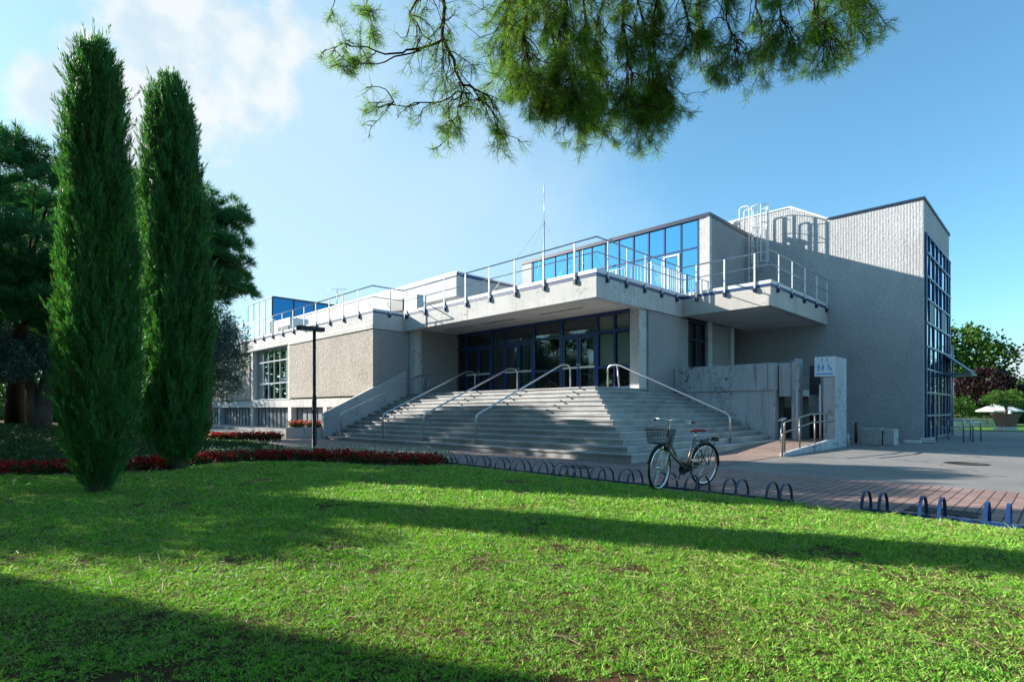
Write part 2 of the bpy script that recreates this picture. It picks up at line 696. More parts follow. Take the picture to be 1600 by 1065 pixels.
MT = {}
MT['conc'] = m_concrete('pale_concrete', (.56, .535, .50), stain=.22)
MT['conc_white'] = m_concrete('white_concrete', (.60, .595, .58), stain=.42, boards=False, joints=.35)
MT['conc_old'] = m_concrete('weathered_concrete', (.48, .52, .55), stain=1.0)
MT['conc_oldv'] = m_concrete('weathered_concrete_smooth', (.50, .53, .55), stain=.85, boards=False)
MT['conc_side'] = m_concrete('stair_wall_concrete', (.50, .52, .53), stain=.4, boards=False)
MT['rib'] = m_ribbed('split_rib_concrete', (.40, .405, .41))
MT['rib_tower'] = m_ribbed('tower_rib_concrete', (.465, .47, .475), pitch=.10, depth=.013, broken=.9, agg=.5)
MT['agg'] = m_ribbed('hammered_concrete', (.50, .455, .405), pitch=.09, depth=.03, broken=1.0, agg=.8, ribw=.35)
MT['soffit'] = m_soffit()
MT['white_metal'] = m_plain('white_metal', (.62, .64, .66), .4, 0, .05, spec=.5)
MT['galv'] = m_plain('galvanised_steel', (.45, .47, .50), .42, .7, .12, 14)
MT['steel'] = m_plain('brushed_steel', (.46, .47, .48), .32, 1.0, .1, 20)
MT['navy'] = m_plain('navy_paint', (.012, .045, .15), .35, 0, .15, spec=.5)
MT['transom'] = m_plain('transom_paint', (.10, .15, .24), .4, .2, .1)
MT['frame_grey'] = m_plain('grey_frame_paint', (.30, .34, .38), .45, .2, .1)
MT['navy_dark'] = m_plain('dark_navy_paint', (.012, .022, .055), .4, 0, .15, spec=.5)
MT['rack_blue'] = m_plain('rack_blue_paint', (.045, .065, .13), .45, .2, .4, 30, spec=.5)
MT['dark'] = m_plain('dark_metal', (.02, .022, .026), .45, .3, .2)
MT['black'] = m_plain('black_rubber', (.012, .012, .013), .6, 0, .2)
MT['roof'] = m_plain('roof_gravel', (.30, .29, .28), .9, 0, .2, 20)
MT['blue_glass'] = m_mirror_glass('blue_mirror_glass', (.22, .50, .66))
MT['tower_glass'] = m_mirror_glass('tower_glass', (.42, .52, .62))
MT['win_glass'] = m_mirror_glass('reflective_window_glass', (.50, .60, .66))
MT['navy_glass'] = m_mirror_glass('navy_panel_glass', (.03, .12, .24), .05)
MT['clear'] = m_window('entrance_glass', (.80, .88, .86))
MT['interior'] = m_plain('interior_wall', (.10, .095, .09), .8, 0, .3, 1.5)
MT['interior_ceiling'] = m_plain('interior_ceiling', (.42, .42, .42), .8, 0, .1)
MT['blind'] = m_plain('blind_slats', (.74, .80, .76), .7, 0, .05)
MT['dull_steel'] = m_plain('dull_steel', (.22, .21, .20), .45, .9, .15, 20)
MT['granite'] = m_granite()
MT['asphalt'] = m_asphalt()
MT['pavers'] = m_pavers('pink_pavers', (.33, .20, .165), (.40, .27, .235), (.075, .052, .046), .25, .125)
MT['slabs'] = m_pavers('grey_slabs', (.25, .185, .165), (.31, .235, .215), (.07, .055, .05), .25, .125, False)
MT['terracotta'] = m_pavers('terracotta_pavers', (.34, .235, .19), (.40, .29, .235), (.15, .11, .09), .22, .11)
MT['kerb'] = m_concrete('kerb_concrete', (.40, .385, .36), stain=.4, boards=False)
MT['lawn'] = m_lawn()
MT['grass'] = m_grass()
MT['shade_dark_grass'] = m_leaf('thin_grass_darkened_for_shade', (.02, .07, .022), (.06, .16, .045), .15, 2.0, dead=(.14, .09, .05))  # thin bank grass; its blades are coloured darker to stand for tree shade
MT['far_grass'] = m_plain('far_grass', (.09, .20, .03), .9, 0, .5, 4.0, spec=.1)
MT['corr'] = m_corrugated()
MT['straw'] = m_leaf('dry_straw', (.16, .10, .05), (.50, .40, .24), .2, 3)
MT['bark'] = m_bark('tree_bark', (.13, .09, .065))
MT['bark_grey'] = m_bark('grey_bark', (.17, .14, .12))
MT['twig'] = m_bark('twig_bark', (.10, .045, .034))
MT['cypress'] = m_leaf('cypress_foliage', (.025, .12, .045), (.11, .31, .085), .3, 3.5, dead=(.11, .10, .04))
MT['pine'] = m_leaf('pine_needles', (.025, .11, .045), (.08, .24, .075), .25, .8)
MT['pine_near'] = m_leaf('near_pine_needles', (.07, .17, .025), (.27, .44, .07), .45, 1.2, dead=(.16, .07, .03))
MT['pine_blocker'] = m_leaf('light_blocking_pine_needles', (.02, .05, .02), (.04, .09, .035), .08, .8)  # dark, barely translucent needles that keep sky light off the lawn
MT['olive'] = m_leaf('olive_leaves', (.05, .11, .10), (.16, .25, .235), .2, 1.5)
MT['broad'] = m_leaf('broad_leaves', (.025, .075, .012), (.10, .20, .03), .35, .9)
MT['copper'] = m_leaf('copper_leaves', (.012, .006, .009), (.045, .015, .022), .25, 1.2)
MT['hedge'] = m_leaf('hedge_leaves', (.03, .085, .012), (.10, .21, .03), .3, 1.2)
MT['red_flower'] = m_leaf('red_flowers', (.17, .006, .012), (.60, .025, .03), .25, 5)
MT['white_flower'] = m_leaf('white_flowers', (.20, .30, .16), (.75, .76, .70), .3, 4)
MT['pink_flower'] = m_leaf('pink_flowers', (.35, .03, .12), (.70, .10, .28), .3, 4)
MT['orange_flower'] = m_leaf('orange_red_flowers', (.30, .03, .012), (.62, .12, .06), .3, 4)
MT['flower_green'] = m_leaf('flower_leaves', (.015, .045, .012), (.05, .12, .03), .3, 3)
MT['pot'] = m_plain('terracotta_pot', (.22, .12, .085), .8, 0, .25, 5)
MT['fabric'] = m_plain('parasol_fabric', (.66, .66, .62), .8, 0, .06)
MT['sign_white'] = m_plain('sign_face', (.62, .72, .80), .4, 0, .03)
MT['sign_blue'] = m_plain('sign_blue', (.06, .38, .72), .4, 0, .03)
MT['rust'] = m_plain('rusty_steel', (.17, .085, .045), .8, .2, .4, 25)
MT['grate'] = m_plain('cast_iron', (.06, .045, .035), .7, .4, .4, 25)
MT['box_grey'] = m_plain('grey_box_metal', (.52, .54, .55), .5, .2, .1)
MT['door_grey'] = m_plain('dark_grey_door', (.05, .058, .07), .5, 0, .2)
MT['bike_frame'] = m_plain('silver_bike_paint', (.20, .18, .165), .35, .6, .08, 20, coat=.4)
MT['chrome'] = m_plain('chrome', (.75, .75, .75), .15, 1.0, .05)
MT['saddle'] = m_plain('red_brown_leather', (.34, .045, .02), .45, 0, .2, 12)
MT['grip'] = m_plain('brown_grip', (.22, .07, .03), .6, 0, .2, 30)
MT['stone'] = m_concrete('grey_stone', (.55, .54, .52), stain=.6, boards=False)
# ================================================================== the ground
def sheet(name, poly, z, mat, thick=0.0):
    m = MB()
    if thick:
        m.prism([(x, y, z - thick) for x, y in poly], (0, 0, thick))
    else:
        m.add([(x, y, z) for x, y in poly], [tuple(range(len(poly)))])
    o = m.build(name, mat)
    return tag(o, kind='structure')


sheet('ground', [(-900, -900), (900, -900), (900, 900), (-900, 900)], G - .012, MT['asphalt'])
sheet('paving', [(-5.25, 7.50), (26, 7.50), (26, 10.86), (-5.25, 10.86)], G - .004, MT['pavers'])
sheet('forecourt_paving', [(-26, 2.0), (-9.0, 2.0), (-9.0, 7.50), (-5.25, 7.50), (-5.25, 10.86), (-6.5, 10.86), (-6.5, 12.4), (-26, 12.4)], G - .004, MT['slabs'])
sheet('terracotta_path', [(-6.9, 10.865), (-5.25, 10.865), (-5.25, 15.0), (-6.9, 15.0)], G - .0035, MT['terracotta'])
kb = sheet('kerb', [(-9.1, 7.40), (26, 7.40), (26, 7.495), (-9.1, 7.495)], G + .012, MT['kerb'], .10)

# the two lawns, as height fields
LAWN1 = [(-9.15, 7.40), (26, 7.40), (26, -14), (-16, -14), (-14.4, -1.5), (-13.5, .7), (-12.5, 1.5), (-12.2, 2.5), (-13.1, 3.5), (-13.0, 4.6), (-12.0, 5.6), (-10.1, 6.2)]
LAWN2 = [(-15.3, 6.7), (-19.0, 7.3), (-24, 7.9), (-34, 9.2), (-75, 10), (-75, -40), (-24, -40), (-18.5, -8), (-15.4, 0.0), (-15.6, 2.8), (-15.6, 4.9)]


def inside(px, py, poly):
    px, py = np.asarray(px), np.asarray(py)
    r = np.zeros(px.shape, bool)
    j = len(poly) - 1
    for i in range(len(poly)):
        xi, yi = poly[i]
        xj, yj = poly[j]
        c = ((yi > py) != (yj > py)) & (px < (xj - xi) * (py - yi) / (yj - yi + 1e-12) + xi)
        r ^= c
        j = i
    return r


def edge_dist(px, py, poly):
    px, py = np.asarray(px, float), np.asarray(py, float)
    best = np.full(px.shape, 1e9)
    for i in range(len(poly)):
        ax, ay = poly[i]
        bx, by = poly[(i + 1) % len(poly)]
        L = (bx - ax) ** 2 + (by - ay) ** 2
        t = np.clip(((px - ax) * (bx - ax) + (py - ay) * (by - ay)) / L, 0, 1)
        best = np.minimum(best, np.hypot(px - ax - t * (bx - ax), py - ay - t * (by - ay)))
    return best


def lumps(x, y):
    return .5 * (np.sin(x * 1.7 + y * .6) * np.sin(y * 1.3 - x * .5) + .6 * np.sin(x * 4.1 + 1) * np.sin(y * 3.7))


def z_lawn1(x, y):
    e = edge_dist(x, y, LAWN1)
    return G + .012 + .03 * np.clip(e / .6, 0, 1) + .022 * lumps(x, y) * np.clip(e / 1.2, 0, 1)


def z_lawn2(x, y):
    e = edge_dist(x, y, LAWN2)
    s = np.clip(e / 9.0, 0, 1)
    s = s * s * (3 - 2 * s)
    return G + .02 + .62 * s + .05 * lumps(x * .5, y * .5) * np.clip(e / 2, 0, 1)


def lawn_sheet(name, poly, zf, step):
    """grid clipped to the outline: cells wholly inside plus a rim that follows the outline"""
    bm = bmesh.new()
    vs = [bm.verts.new((x, y, 0)) for x, y in poly]
    bm.faces.new(vs)
    xs = [p[0] for p in poly]; ys = [p[1] for p in poly]
    for ax, lo, hi in ((0, min(xs), max(xs)), (1, min(ys), max(ys))):
        k = lo + step
        while k < hi:
            co = Vector((k, 0, 0)) if ax == 0 else Vector((0, k, 0))
            no = Vector((1, 0, 0)) if ax == 0 else Vector((0, 1, 0))
            bmesh.ops.bisect_plane(bm, geom=bm.verts[:] + bm.edges[:] + bm.faces[:], plane_co=co, plane_no=no)
            k += step
    bm.verts.ensure_lookup_table()
    P = np.array([v.co[:2] for v in bm.verts])
    Z = zf(P[:, 0], P[:, 1])
    for v, z in zip(bm.verts, Z):
        v.co.z = z
    me = bpy.data.meshes.new(name)
    bm.to_mesh(me); bm.free()
    me.materials.append(MT['lawn'])
    me.polygons.foreach_set('use_smooth', [True] * len(me.polygons))
    o = bpy.data.objects.new(name, me)
    col.objects.link(o)
    return tag(o, kind='structure')


lawn_sheet('lawn', LAWN1, z_lawn1, .55)
lawn_sheet('grass_bank', LAWN2, z_lawn2, 1.6)

# ================================================================== the building
B = thing('concrete_building', (-21.45, 14.2, G), 'pale concrete library building with split-rib walls, navy glazing and a railed roof terrace', 'building')
YF = 14.24      # canopy fascia
YW = 12.62      # left wing front
XL = -21.47     # left wing side
XP = -10.58     # canopy corner
YB = 19.75      # balcony front
XB = -7.24      # balcony side
YT = 26.09      # tower front
XT = -3.89      # tower side

# ---- left wing
MB().box(-62, XL - .2, YW + .12, 40, 4.95, 5.50).build('wing_roof_slab', MT['conc_white'], B)
m = MB()
m.box(-30.36, XL, YW, YW + .3, 1.93, 4.85)
m.build('rough_wall', MT['agg'], B)
m = MB()
m.box(-58, -36.45, YW, YW + .3, 1.90, 4.72)
m.build('rough_wall', MT['agg'], B)
MB().box(XL - .001, XL - .3, YW + .305, YF + .26, 1.0, 4.85).build('rib_wall', MT['rib'], B)
MB().box(-62, XL - .05, 13.6, 40, G, 4.94).build('inner_wall', MT['conc_white'], B)
m = MB()                                     # cornice and parapet
m.prism([(-30.36, YW - .05, 4.86), (-30.36, YW - .05, 5.05), (-30.36, YW + .0, 5.1), (-30.36, YW + .11, 5.1), (-30.36, YW + .11, 4.86)], (30.36 + XL + .05, 0, 0))
m.box(XL - .12, XL + .05, YW + .112, YF - .02, 4.86, 5.06)
m.build('cornice', MT['conc_white'], B)
m = MB()
m.box(-62, XL, YW + .0, YW + .118, 5.105, 5.56)
m.box(-62, -30.365, YW - .0, YW + .117, 4.94, 5.10)
m.box(XL - .119, XL, YW + .12, YF - .003, 5.065, 5.56)
m.build('parapet', MT['conc_white'], B)
m = MB()
m.box(-62, XL + .012, YW - .012, YW + .3, 5.562, 5.632)
m.box(XL - .3, XL + .0115, YW + .302, YF - .015, 5.562, 5.632)
m.build('parapet_flashing', MT['navy'], B)
m = MB()
m.box(-62, XL + .03, YW - .03, YW + .4, 5.635, 5.735)
m.box(XL - .4, XL + .03, YW + .402, YF - .035, 5.635, 5.735)
m.build('parapet_cap', MT['white_metal'], B)
# basement
m = MB()
m.box(-60, XL + .0, YW + .08, YW + .5, 1.42, 1.86)
m.box(-36.4, -36.02, YW + .06, YW + .5, 1.862, 4.94)
m.box(-30.7, -30.37, YW + .05, YW + .6, 1.862, 4.94)
m.build('base_band', MT['conc_white'], B)
for x in (-57.4, -52.2, -47.6, -42.85, -36.5, -30.72, -26.45, -22.6):
    MB().box(x, x + .42, YW + .085, YW + .55, G, 1.418).build('base_pillar', MT['conc_white'], B)
xs = [-57.4, -52.2, -47.6, -42.85, -36.5, -30.72, -26.45, -22.6]
for a, b in zip(xs[:-1], xs[1:]):
    sh = MB().box(a + .43, b - .01, YW + .42, YW + .47, .22, 1.36).build('shutter', MT['corr'], B)
    m = MB()
    n = max(3, int(round((b - a - .43) / .62)))
    for k in range(n + 1):
        x = a + .45 + (b - a - .5) * k / n
        m.box(x - .02, x + .02, YW + .39, YW + .418, .20, 1.38)
    m.box(a + .43, b - .01, YW + .385, YW + .43, 1.36, 1.40)
    m.build('shutter_frame', MT['dark'], sh)
m = MB()
m.box(-60, -25.0, YW - 1.25, YW + .4, G - .02, .22)
m.build('plinth_step', MT['kerb'], B)
# strip window of the wing
wx = [-35.95, -34.97, -34.15, -33.26, -32.4, -31.48, -30.75]
wz = [1.90, 2.86, 4.18, 4.93]
fr = MB()
for x in wx:
    fr.box(x - .025, x + .025, YW + .30, YW + .40, 1.9, 4.94)
for z in wz:
    fr.box(wx[0], wx[-1], YW + .305, YW + .395, z - .04, z + .04)
wf = fr.build('window_frame', MT['frame_grey'], B)
m = MB()
for i in range(6):
    for k in range(3):
        a, b, c, d = wx[i] + .03, wx[i + 1] - .03, wz[k] + .03, wz[k + 1] - .03
        t1, t2 = rng.normal(0, .006, 2)
        m.add([(a, YW + .36 + t1, c), (b, YW + .36 - t1, c), (b, YW + .36 - t1 + t2, d), (a, YW + .36 + t1 + t2, d)], [(0, 1, 2, 3)])
m.build('window_pane', MT['win_glass'], wf)
for i in (1, 4):
    for z in (2.98, 3.10):
        MB().box(wx[i] + .05, wx[i + 1] - .05, YW + .29, YW + .33, z - .03, z + .03).build('window_rail', MT['navy'], wf)
m = MB()
m.box(wx[0] - .05, wx[-1] + .05, YW + .05, YW + .40, 1.862, 1.89)
m.build('window_sill', MT['white_metal'], wf)
MB().box(-36.01, -30.71, YW + .45, YW + .6, 1.87, 4.94).build('window_backing', MT['interior'], B)

# ---- canopy over the entrance
m = MB()
m.box(XL + .003, XP, YF, YF + .35, 4.90, 5.58)
m.box(XP - .35, XP, YF + .352, YB - .0, 4.90, 5.58)
m.build('canopy_fascia', MT['conc_white'], B)
m = MB()
m.box(XL + .06, XP - .351, YF + .352, 17.2, 4.955, 5.1)
so = m.build('canopy_soffit', MT['soffit'], B)
for a, b in ((-20.3, -18.1), (-17.75, -15.65), (-14.3, -12.2)):
    MB().box(a, b, 15.60, 15.66, 4.945, 4.956).build('soffit_slot', MT['dark'], so)
m = MB()
m.box(XL - .0, XP - .352, YF + .353, 26.0, 5.30, 5.56)
m.box(XP - .3, XB - .3, YB + .3, YT - .02, 5.30, 5.56)
m.build('terrace_deck', MT['roof'], B)
m = MB()
m.box(XL + .035, XP + .012, YF - .012, YF + .3, 5.582, 5.675)
m.box(XP - .3, XP + .0115, YF + .302, YB - .014, 5.582, 5.675)
m.box(XP + .0, XB + .012, YB - .012, YB + .3, 5.582, 5.675)
m.box(XB - .3, XB + .0115, YB + .302, YT - .004, 5.582, 5.675)
m.build('terrace_flashing', MT['navy'], B)
m = MB()
m.box(XL + .036, XP + .03, YF - .03, YF + .4, 5.678, 5.80)
m.box(XP - .4, XP + .0295, YF + .402, YB - .032, 5.678, 5.80)
m.box(XP - .02, XB + .03, YB - .03, YB + .4, 5.678, 5.80)
m.box(XB - .4, XB + .0295, YB + .402, YT - .006, 5.678, 5.80)
m.build('terrace_cap', MT['white_metal'], B)
# balcony
m = MB()
m.box(XP + .003, XB, YB, YB + .3, 4.92, 5.58)
m.box(XB - .3, XB, YB + .302, YT - .003, 4.92, 5.58)
m.build('balcony_fascia', MT['conc'], B)
MB().box(XP + .003, XB - .302, YB + .302, YT - .003, 4.96, 5.2).build('balcony_soffit', MT['soffit'], B)

# ---- entrance recess
Y1 = 16.95
MB().box(-21.46, -20.98, YF + .27, YF + .62, 1.95, 4.954).build('entrance_pillar', MT['conc_white'], B)
MB().box(-21.3, -20.995, YF + .622, Y1 + .2, 1.95, 4.954).build('rib_wall', MT['rib'], B)
MB().box(-11.10, -10.72, Y1, Y1 + .5, 1.95, 4.954).build('entrance_pillar', MT['conc_white'], B)
MB().box(-11.0, -10.64, Y1 + .502, 20.4, 1.0, 4.895).build('rib_wall', MT['rib'], B)

DX = [-21.06, -20.33, -18.50, -17.68, -15.88, -14.37, -12.59, -11.80, -11.12]
thick = [.05, .045, .07, .045, .08, .08, .055, .04, .04]
m = MB()
yf0, yf1 = Y1 + .02, Y1 + .12
for x, t in zip(DX, thick):
    m.box(x - t, x + t, yf0, yf1, 2.05, 4.95)
for a, b, i in zip(DX[:-1], DX[1:], range(8)):
    ta, tb = thick[i], thick[i + 1]
    m.box(a + ta, b - tb, yf0 + .004, yf1 - .004, 4.84, 4.948)
    m.box(a + ta, b - tb, yf0 + .004, yf1 - .004, 4.17, 4.27)
    if i not in (1, 3, 5):
        m.box(a + ta, b - tb, yf0 + .004, yf1 - .004, 2.84, 2.94)
        m.box(a + ta, b - tb, yf0 + .004, yf1 - .004, 2.055, 2.15)
ef = m.build('entrance_frame', MT['navy'], B)
for a, b, i in zip(DX[:-1], DX[1:], range(8)):
    p = MB()
    rows = [(4.27, 4.84), (2.94, 4.17), (2.15, 2.84)] if i not in (1, 3, 5) else [(4.27, 4.84)]
    for z0, z1 in rows:
        p.add([(a + thick[i], Y1 + .07, z0), (b - thick[i + 1], Y1 + .07, z0), (b - thick[i + 1], Y1 + .07, z1), (a + thick[i], Y1 + .07, z1)], [(0, 1, 2, 3)])
    p.build('window_pane', MT['clear'], ef)
for i in (1, 3, 5):
    a, b = DX[i] + thick[i], DX[i + 1] - thick[i + 1]
    mid = (a + b) / 2
    for q0, q1 in ((a + .01, mid - .01), (mid + .01, b - .01)):
        d = MB()
        d.box(q0, q0 + .10, yf0 + .012, yf1 - .012, 2.06, 4.165)
        d.box(q1 - .10, q1, yf0 + .012, yf1 - .012, 2.06, 4.165)
        d.box(q0 + .10, q1 - .10, yf0 + .014, yf1 - .014, 4.05, 4.165)
        d.box(q0 + .10, q1 - .10, yf0 + .014, yf1 - .014, 2.06, 2.20)
        do = d.build('door', MT['navy'], B)
        p = MB().add([(q0 + .1, Y1 + .07, 2.2), (q1 - .1, Y1 + .07, 2.2), (q1 - .1, Y1 + .07, 4.05), (q0 + .1, Y1 + .07, 4.05)], [(0, 1, 2, 3)])
        p.build('door_pane', MT['clear'], do)
        MB().box(q0 + .03, q1 - .03, yf0 - .03, yf0 + .008, 2.90, 2.98).build('push_bar', MT['white_metal'], do)
        hx = q1 - .05 if q1 < mid else q0 + .05
        MB().box(hx - .03, hx + .03, yf0 - .035, yf0 + .010, 3.02, 3.10).build('door_lock', MT['steel'], do)
        MB().box(hx - .04, hx + .04, yf0 - .012, yf0 + .010, 2.07, 2.20).build('door_plate', MT['steel'], do)
# room behind the glass
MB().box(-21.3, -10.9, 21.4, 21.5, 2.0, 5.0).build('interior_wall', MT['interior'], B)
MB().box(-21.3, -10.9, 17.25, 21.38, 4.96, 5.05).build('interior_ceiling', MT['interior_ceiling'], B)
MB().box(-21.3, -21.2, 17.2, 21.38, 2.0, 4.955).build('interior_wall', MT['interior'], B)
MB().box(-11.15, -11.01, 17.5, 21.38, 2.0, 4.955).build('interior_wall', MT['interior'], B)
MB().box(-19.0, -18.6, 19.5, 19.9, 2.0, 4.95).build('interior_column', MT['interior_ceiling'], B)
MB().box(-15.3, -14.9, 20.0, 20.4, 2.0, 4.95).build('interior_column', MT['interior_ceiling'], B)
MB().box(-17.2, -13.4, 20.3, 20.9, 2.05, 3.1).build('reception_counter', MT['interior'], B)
for i in (6, 7):
    bl = MB()
    for z0, z1 in ((2.96, 4.16), (4.28, 4.83)):
        k = z0
        while k < z1 - .03:
            bl.prism([(DX[i] + .06, Y1 + .15, k), (DX[i] + .06, Y1 + .175, k + .034), (DX[i] + .06, Y1 + .18, k + .032), (DX[i] + .06, Y1 + .155, k - .002)], (DX[i + 1] - DX[i] - .12, 0, 0))
            k += .036
    bl.build('window_blind', MT['blind'], B)

# ---- side recess under the balcony
m = MB()
m.box(-11.0, -10.66, 20.41, 22.0, 4.80, 4.955)
for y in (20.44, 21.2, 21.96):
    m.box(-10.80, -10.70, y - .04, y + .04, 2.0, 4.798)
m.box(-10.795, -10.705, 20.48, 21.92, 4.10, 4.18)
sf = m.build('side_door_frame', MT['navy_dark'], B)
MB().add([(-10.76, 20.45, 2.05), (-10.76, 21.95, 2.05), (-10.76, 21.95, 4.8), (-10.76, 20.45, 4.8)], [(0, 1, 2, 3)]).build('window_pane', MT['clear'], sf)
for y in (22.02, 24.2):
    MB().box(-11.0, -10.58, y, y + .36, 1.95, 4.957).build('side_column', MT['conc_white'], B)
MB().box(-11.0, -10.66, 22.385, 24.195, 1.95, 4.956).build('rib_wall', MT['rib'], B)
MB().box(-11.6, -11.5, 24.4, YT, 1.95, 4.957).build('side_opening', MT['dark'], B)
MB().box(-10.62, -6.95, 19.4, YT - .002, 1.80, 2.03).build('side_landing', MT['kerb'], B)

# ---- ramp parapet and service walls right of the stairs
PW = 19.30
m = MB()
m.box(-10.6, -6.93, PW, PW + .35, G - .03, 1.95)
m.build('parapet_wall', MT['conc_oldv'], B, bevel=.02)
m = MB()
m.box(-10.62, -7.16, PW - .05, PW + .32, 1.952, 2.88)
m.build('parapet_band', MT['conc_old'], B, bevel=.012)
MB().box(-7.145, -6.91, PW - .045, PW + .33, 1.953, 2.87).build('parapet_post', MT['conc_old'], B, bevel=.012)
m = MB()
m.box(-6.86, -6.46, PW + .16, PW + .5, 1.74, 2.86)
m.build('service_lintel', MT['conc_old'], B, bevel=.01)
m = MB()
m.prism([(-6.44, PW + .1, G - .03), (-6.44, PW + .1, 2.93), (-6.30, PW + .1, 2.99), (-6.24, PW + .1, 2.90), (-6.20, PW + .1, 2.97), (-6.20, PW + .1, G - .03)], (0, .35, 0))
m.build('service_column', MT['conc_old'], B, bevel=.008)
MB().box(-6.92, -6.46, PW + .75, PW + .8, G, 1.35).build('service_door', MT['door_grey'], B)
MB().box(-6.92, -6.44, PW + .86, PW + .96, G, 2.8).build('service_recess', MT['conc_old'], B)
MB().box(-6.38, -5.90, 21.0, 21.05, 1.80, 2.84).build('service_panel', MT['door_grey'], B)
MB().box(-6.42, -5.92, 21.05, 21.25, G, 1.79).build('service_wall', MT['conc_old'], B)
MB().box(-5.91, -5.46, 20.6, 20.8, 1.15, 2.86).build('service_wall', MT['conc_old'], B)
MB().box(-6.18, -5.46, 20.35, 20.4, .25, 1.16).build('service_gate', MT['dark'], B)
MB().box(-5.46, -5.13, PW + .0, 20.6, G - .03, 2.97).build('service_pier', MT['conc_old'], B, bevel=.012)
m = MB()
m.tube([(-5.56, PW + .05, .3), (-5.56, PW + .05, 2.1)], .03, 8)
m.tube([(-6.26, PW + .06, .3), (-6.26, PW + .06, 2.0)], .025, 8)
m.build('service_pipe', MT['white_metal'], B)

# ---- rooftop volumes
# white roof house on the wing
YH = 18.0
m = MB()
m.box(-50, -22.33, YH, 23.5, 7.20, 8.40)
m.box(-50, -27.4, YH + .01, 23.4, 5.5, 7.199)
m.build('roof_house_wall', MT['conc_white'], B)
m = MB()
m.box(-27.39, -22.6, YH + .8, 23.3, 5.5, 7.198)
m.build('roof_house_recess', MT['conc_oldv'], B)
MB().box(-50, -22.31, YH - .02, 23.52, 8.402, 8.47).build('roof_house_cap', MT['galv'], B)
MB().box(-22.33, -22.305, YH + .002, 23.5, 8.26, 8.40).build('roof_house_flashing', MT['navy'], B)
# glass stair house
gx0, gx1, gy0, gy1, gz0, gz1 = -52.0, -46.5, 17.9, 27.0, 5.6, 10.58
m = MB()
nA = 4
for k in range(nA + 1):
    x = gx0 + (gx1 - gx0) * k / nA
    m.box(x - .03, x + .03, gy0 - .03, gy0 + .06, gz0, gz1)
m.box(gx0, gx1 + .06, gy0 - .055, gy0 + .07, gz1, gz1 + .12)
gf = m.build('stair_house_frame', MT['transom'], B)
m = MB()
for k in range(nA):
    x = gx0 + (gx1 - gx0) * k / nA
    t1 = rng.normal(0, .01)
    m.add([(x + .05, gy0 + t1, gz0), (x + (gx1 - gx0) / nA - .05, gy0 - t1, gz0), (x + (gx1 - gx0) / nA - .05, gy0 - t1, gz1), (x + .05, gy0 + t1, gz1)], [(0, 1, 2, 3)])
m.build('stair_house_pane', MT['win_glass'], gf)
m = MB()
for k in range(6):
    y = gy0 + (gy1 - gy0) * k / 5
    m.box(gx1 - .0, gx1 + .06, y - .06, y + .06, 8.42, gz1)
m.box(gx1 - .1, gx1 + .065, gy0 + .07, gy1, gz1, gz1 + .14)
gs = m.build('stair_house_mullion', MT['navy_dark'], B)
MB().box(gx0 + .1, gx1 + .02, gy0 + .08, gy1 - .01, gz0, gz1 - .01).build('stair_house_panel', MT['navy_glass'], gs)
MB().box(-50.3, -47.3, gy0 - .09, gy0 - .056, 5.7, 7.6).build('stair_house_vent', MT['dark'], B)
# upper reading room with the mirror glass
YU, XU = 21.6, -10.30
ux = [-20.25, -19.42, -18.60, -17.77, -16.95, -16.51 + .0, -15.71, -14.9, -14.07, -13.26, -12.44, -11.64, -10.79]
ux = [-20.25] + [-20.25 + (9.46) * k / 12 for k in range(1, 12)] + [-10.79]
m = MB()
for x in ux:
    m.box(x - .035, x + .035, YU - .04, YU + .05, 5.57, 9.20)
for z in (8.05,):
    m.box(ux[0], ux[-1], YU - .032, YU + .045, z - .035, z + .035)
m.box(ux[-1] - .05, ux[-1] + .05, YU - .05, YU + .06, 5.57, 9.205)
uf = m.build('reading_room_frame', MT['navy'], B)
m = MB()
for k in range(12):
    for z0, z1 in ((5.57, 8.02), (8.08, 9.2)):
        t1, t2 = rng.normal(0, .004, 2)
        m.add([(ux[k] + .03, YU + t1, z0), (ux[k + 1] - .03, YU - t1, z0), (ux[k + 1] - .03, YU - t1 + t2, z1), (ux[k] + .03, YU + t1 + t2, z1)], [(0, 1, 2, 3)])
m.build('reading_room_pane', MT['blue_glass'], uf)
m = MB()
m.box(-12.30, -11.72, YU - .055, YU - .033, 5.6, 7.85)
dfr = MB()
for a, b, c, d in ((-12.42, -12.34, 5.6, 7.95), (-11.72, -11.64, 5.6, 7.95), (-12.34, -11.72, 7.87, 7.95)):
    dfr.box(a, b, YU - .07, YU - .042, c, d)
dfr.build('terrace_door_frame', MT['white_metal'], B)
MB().box(-21.0, -20.30, YU - .06, YU + .3, 5.56, 9.2).build('reading_room_pillar', MT['conc_white'], B)
m = MB()
m.box(-10.735, -10.42, YU - .06, YU + .4, 5.56, 9.2)
m.box(-10.415, XU + .012, YU - .08, YU + .12, 5.56, 9.2)
m.build('reading_room_pillar', MT['conc_white'], B)
MB().box(-10.9, XU, YU + .125, YT + .5, 5.56, 9.2).build('rib_wall', MT['rib'], B)
MB().box(-21.0, -11.0, YU + .31, 34, 5.5, 9.19).build('reading_room_core', MT['conc_white'], B)
m = MB()
m.box(-21.05, XU + .03, YU - .10, YU + .3, 9.204, 9.36)
m.box(-10.6, XU + .035, YU + .302, YT - .002, 9.204, 9.36)
m.build('reading_room_cap', MT['navy_dark'], B)
MB().box(-20.9, -10.62, YU + .304, 34, 9.21, 9.30).build('reading_room_roof', MT['roof'], B)
MB().lathe((-10.75, 25.0, 9.3), [(.14, 0), (.14, .45), (.2, .47), (.2, .58)], 14).build('roof_vent', MT['white_metal'], B)

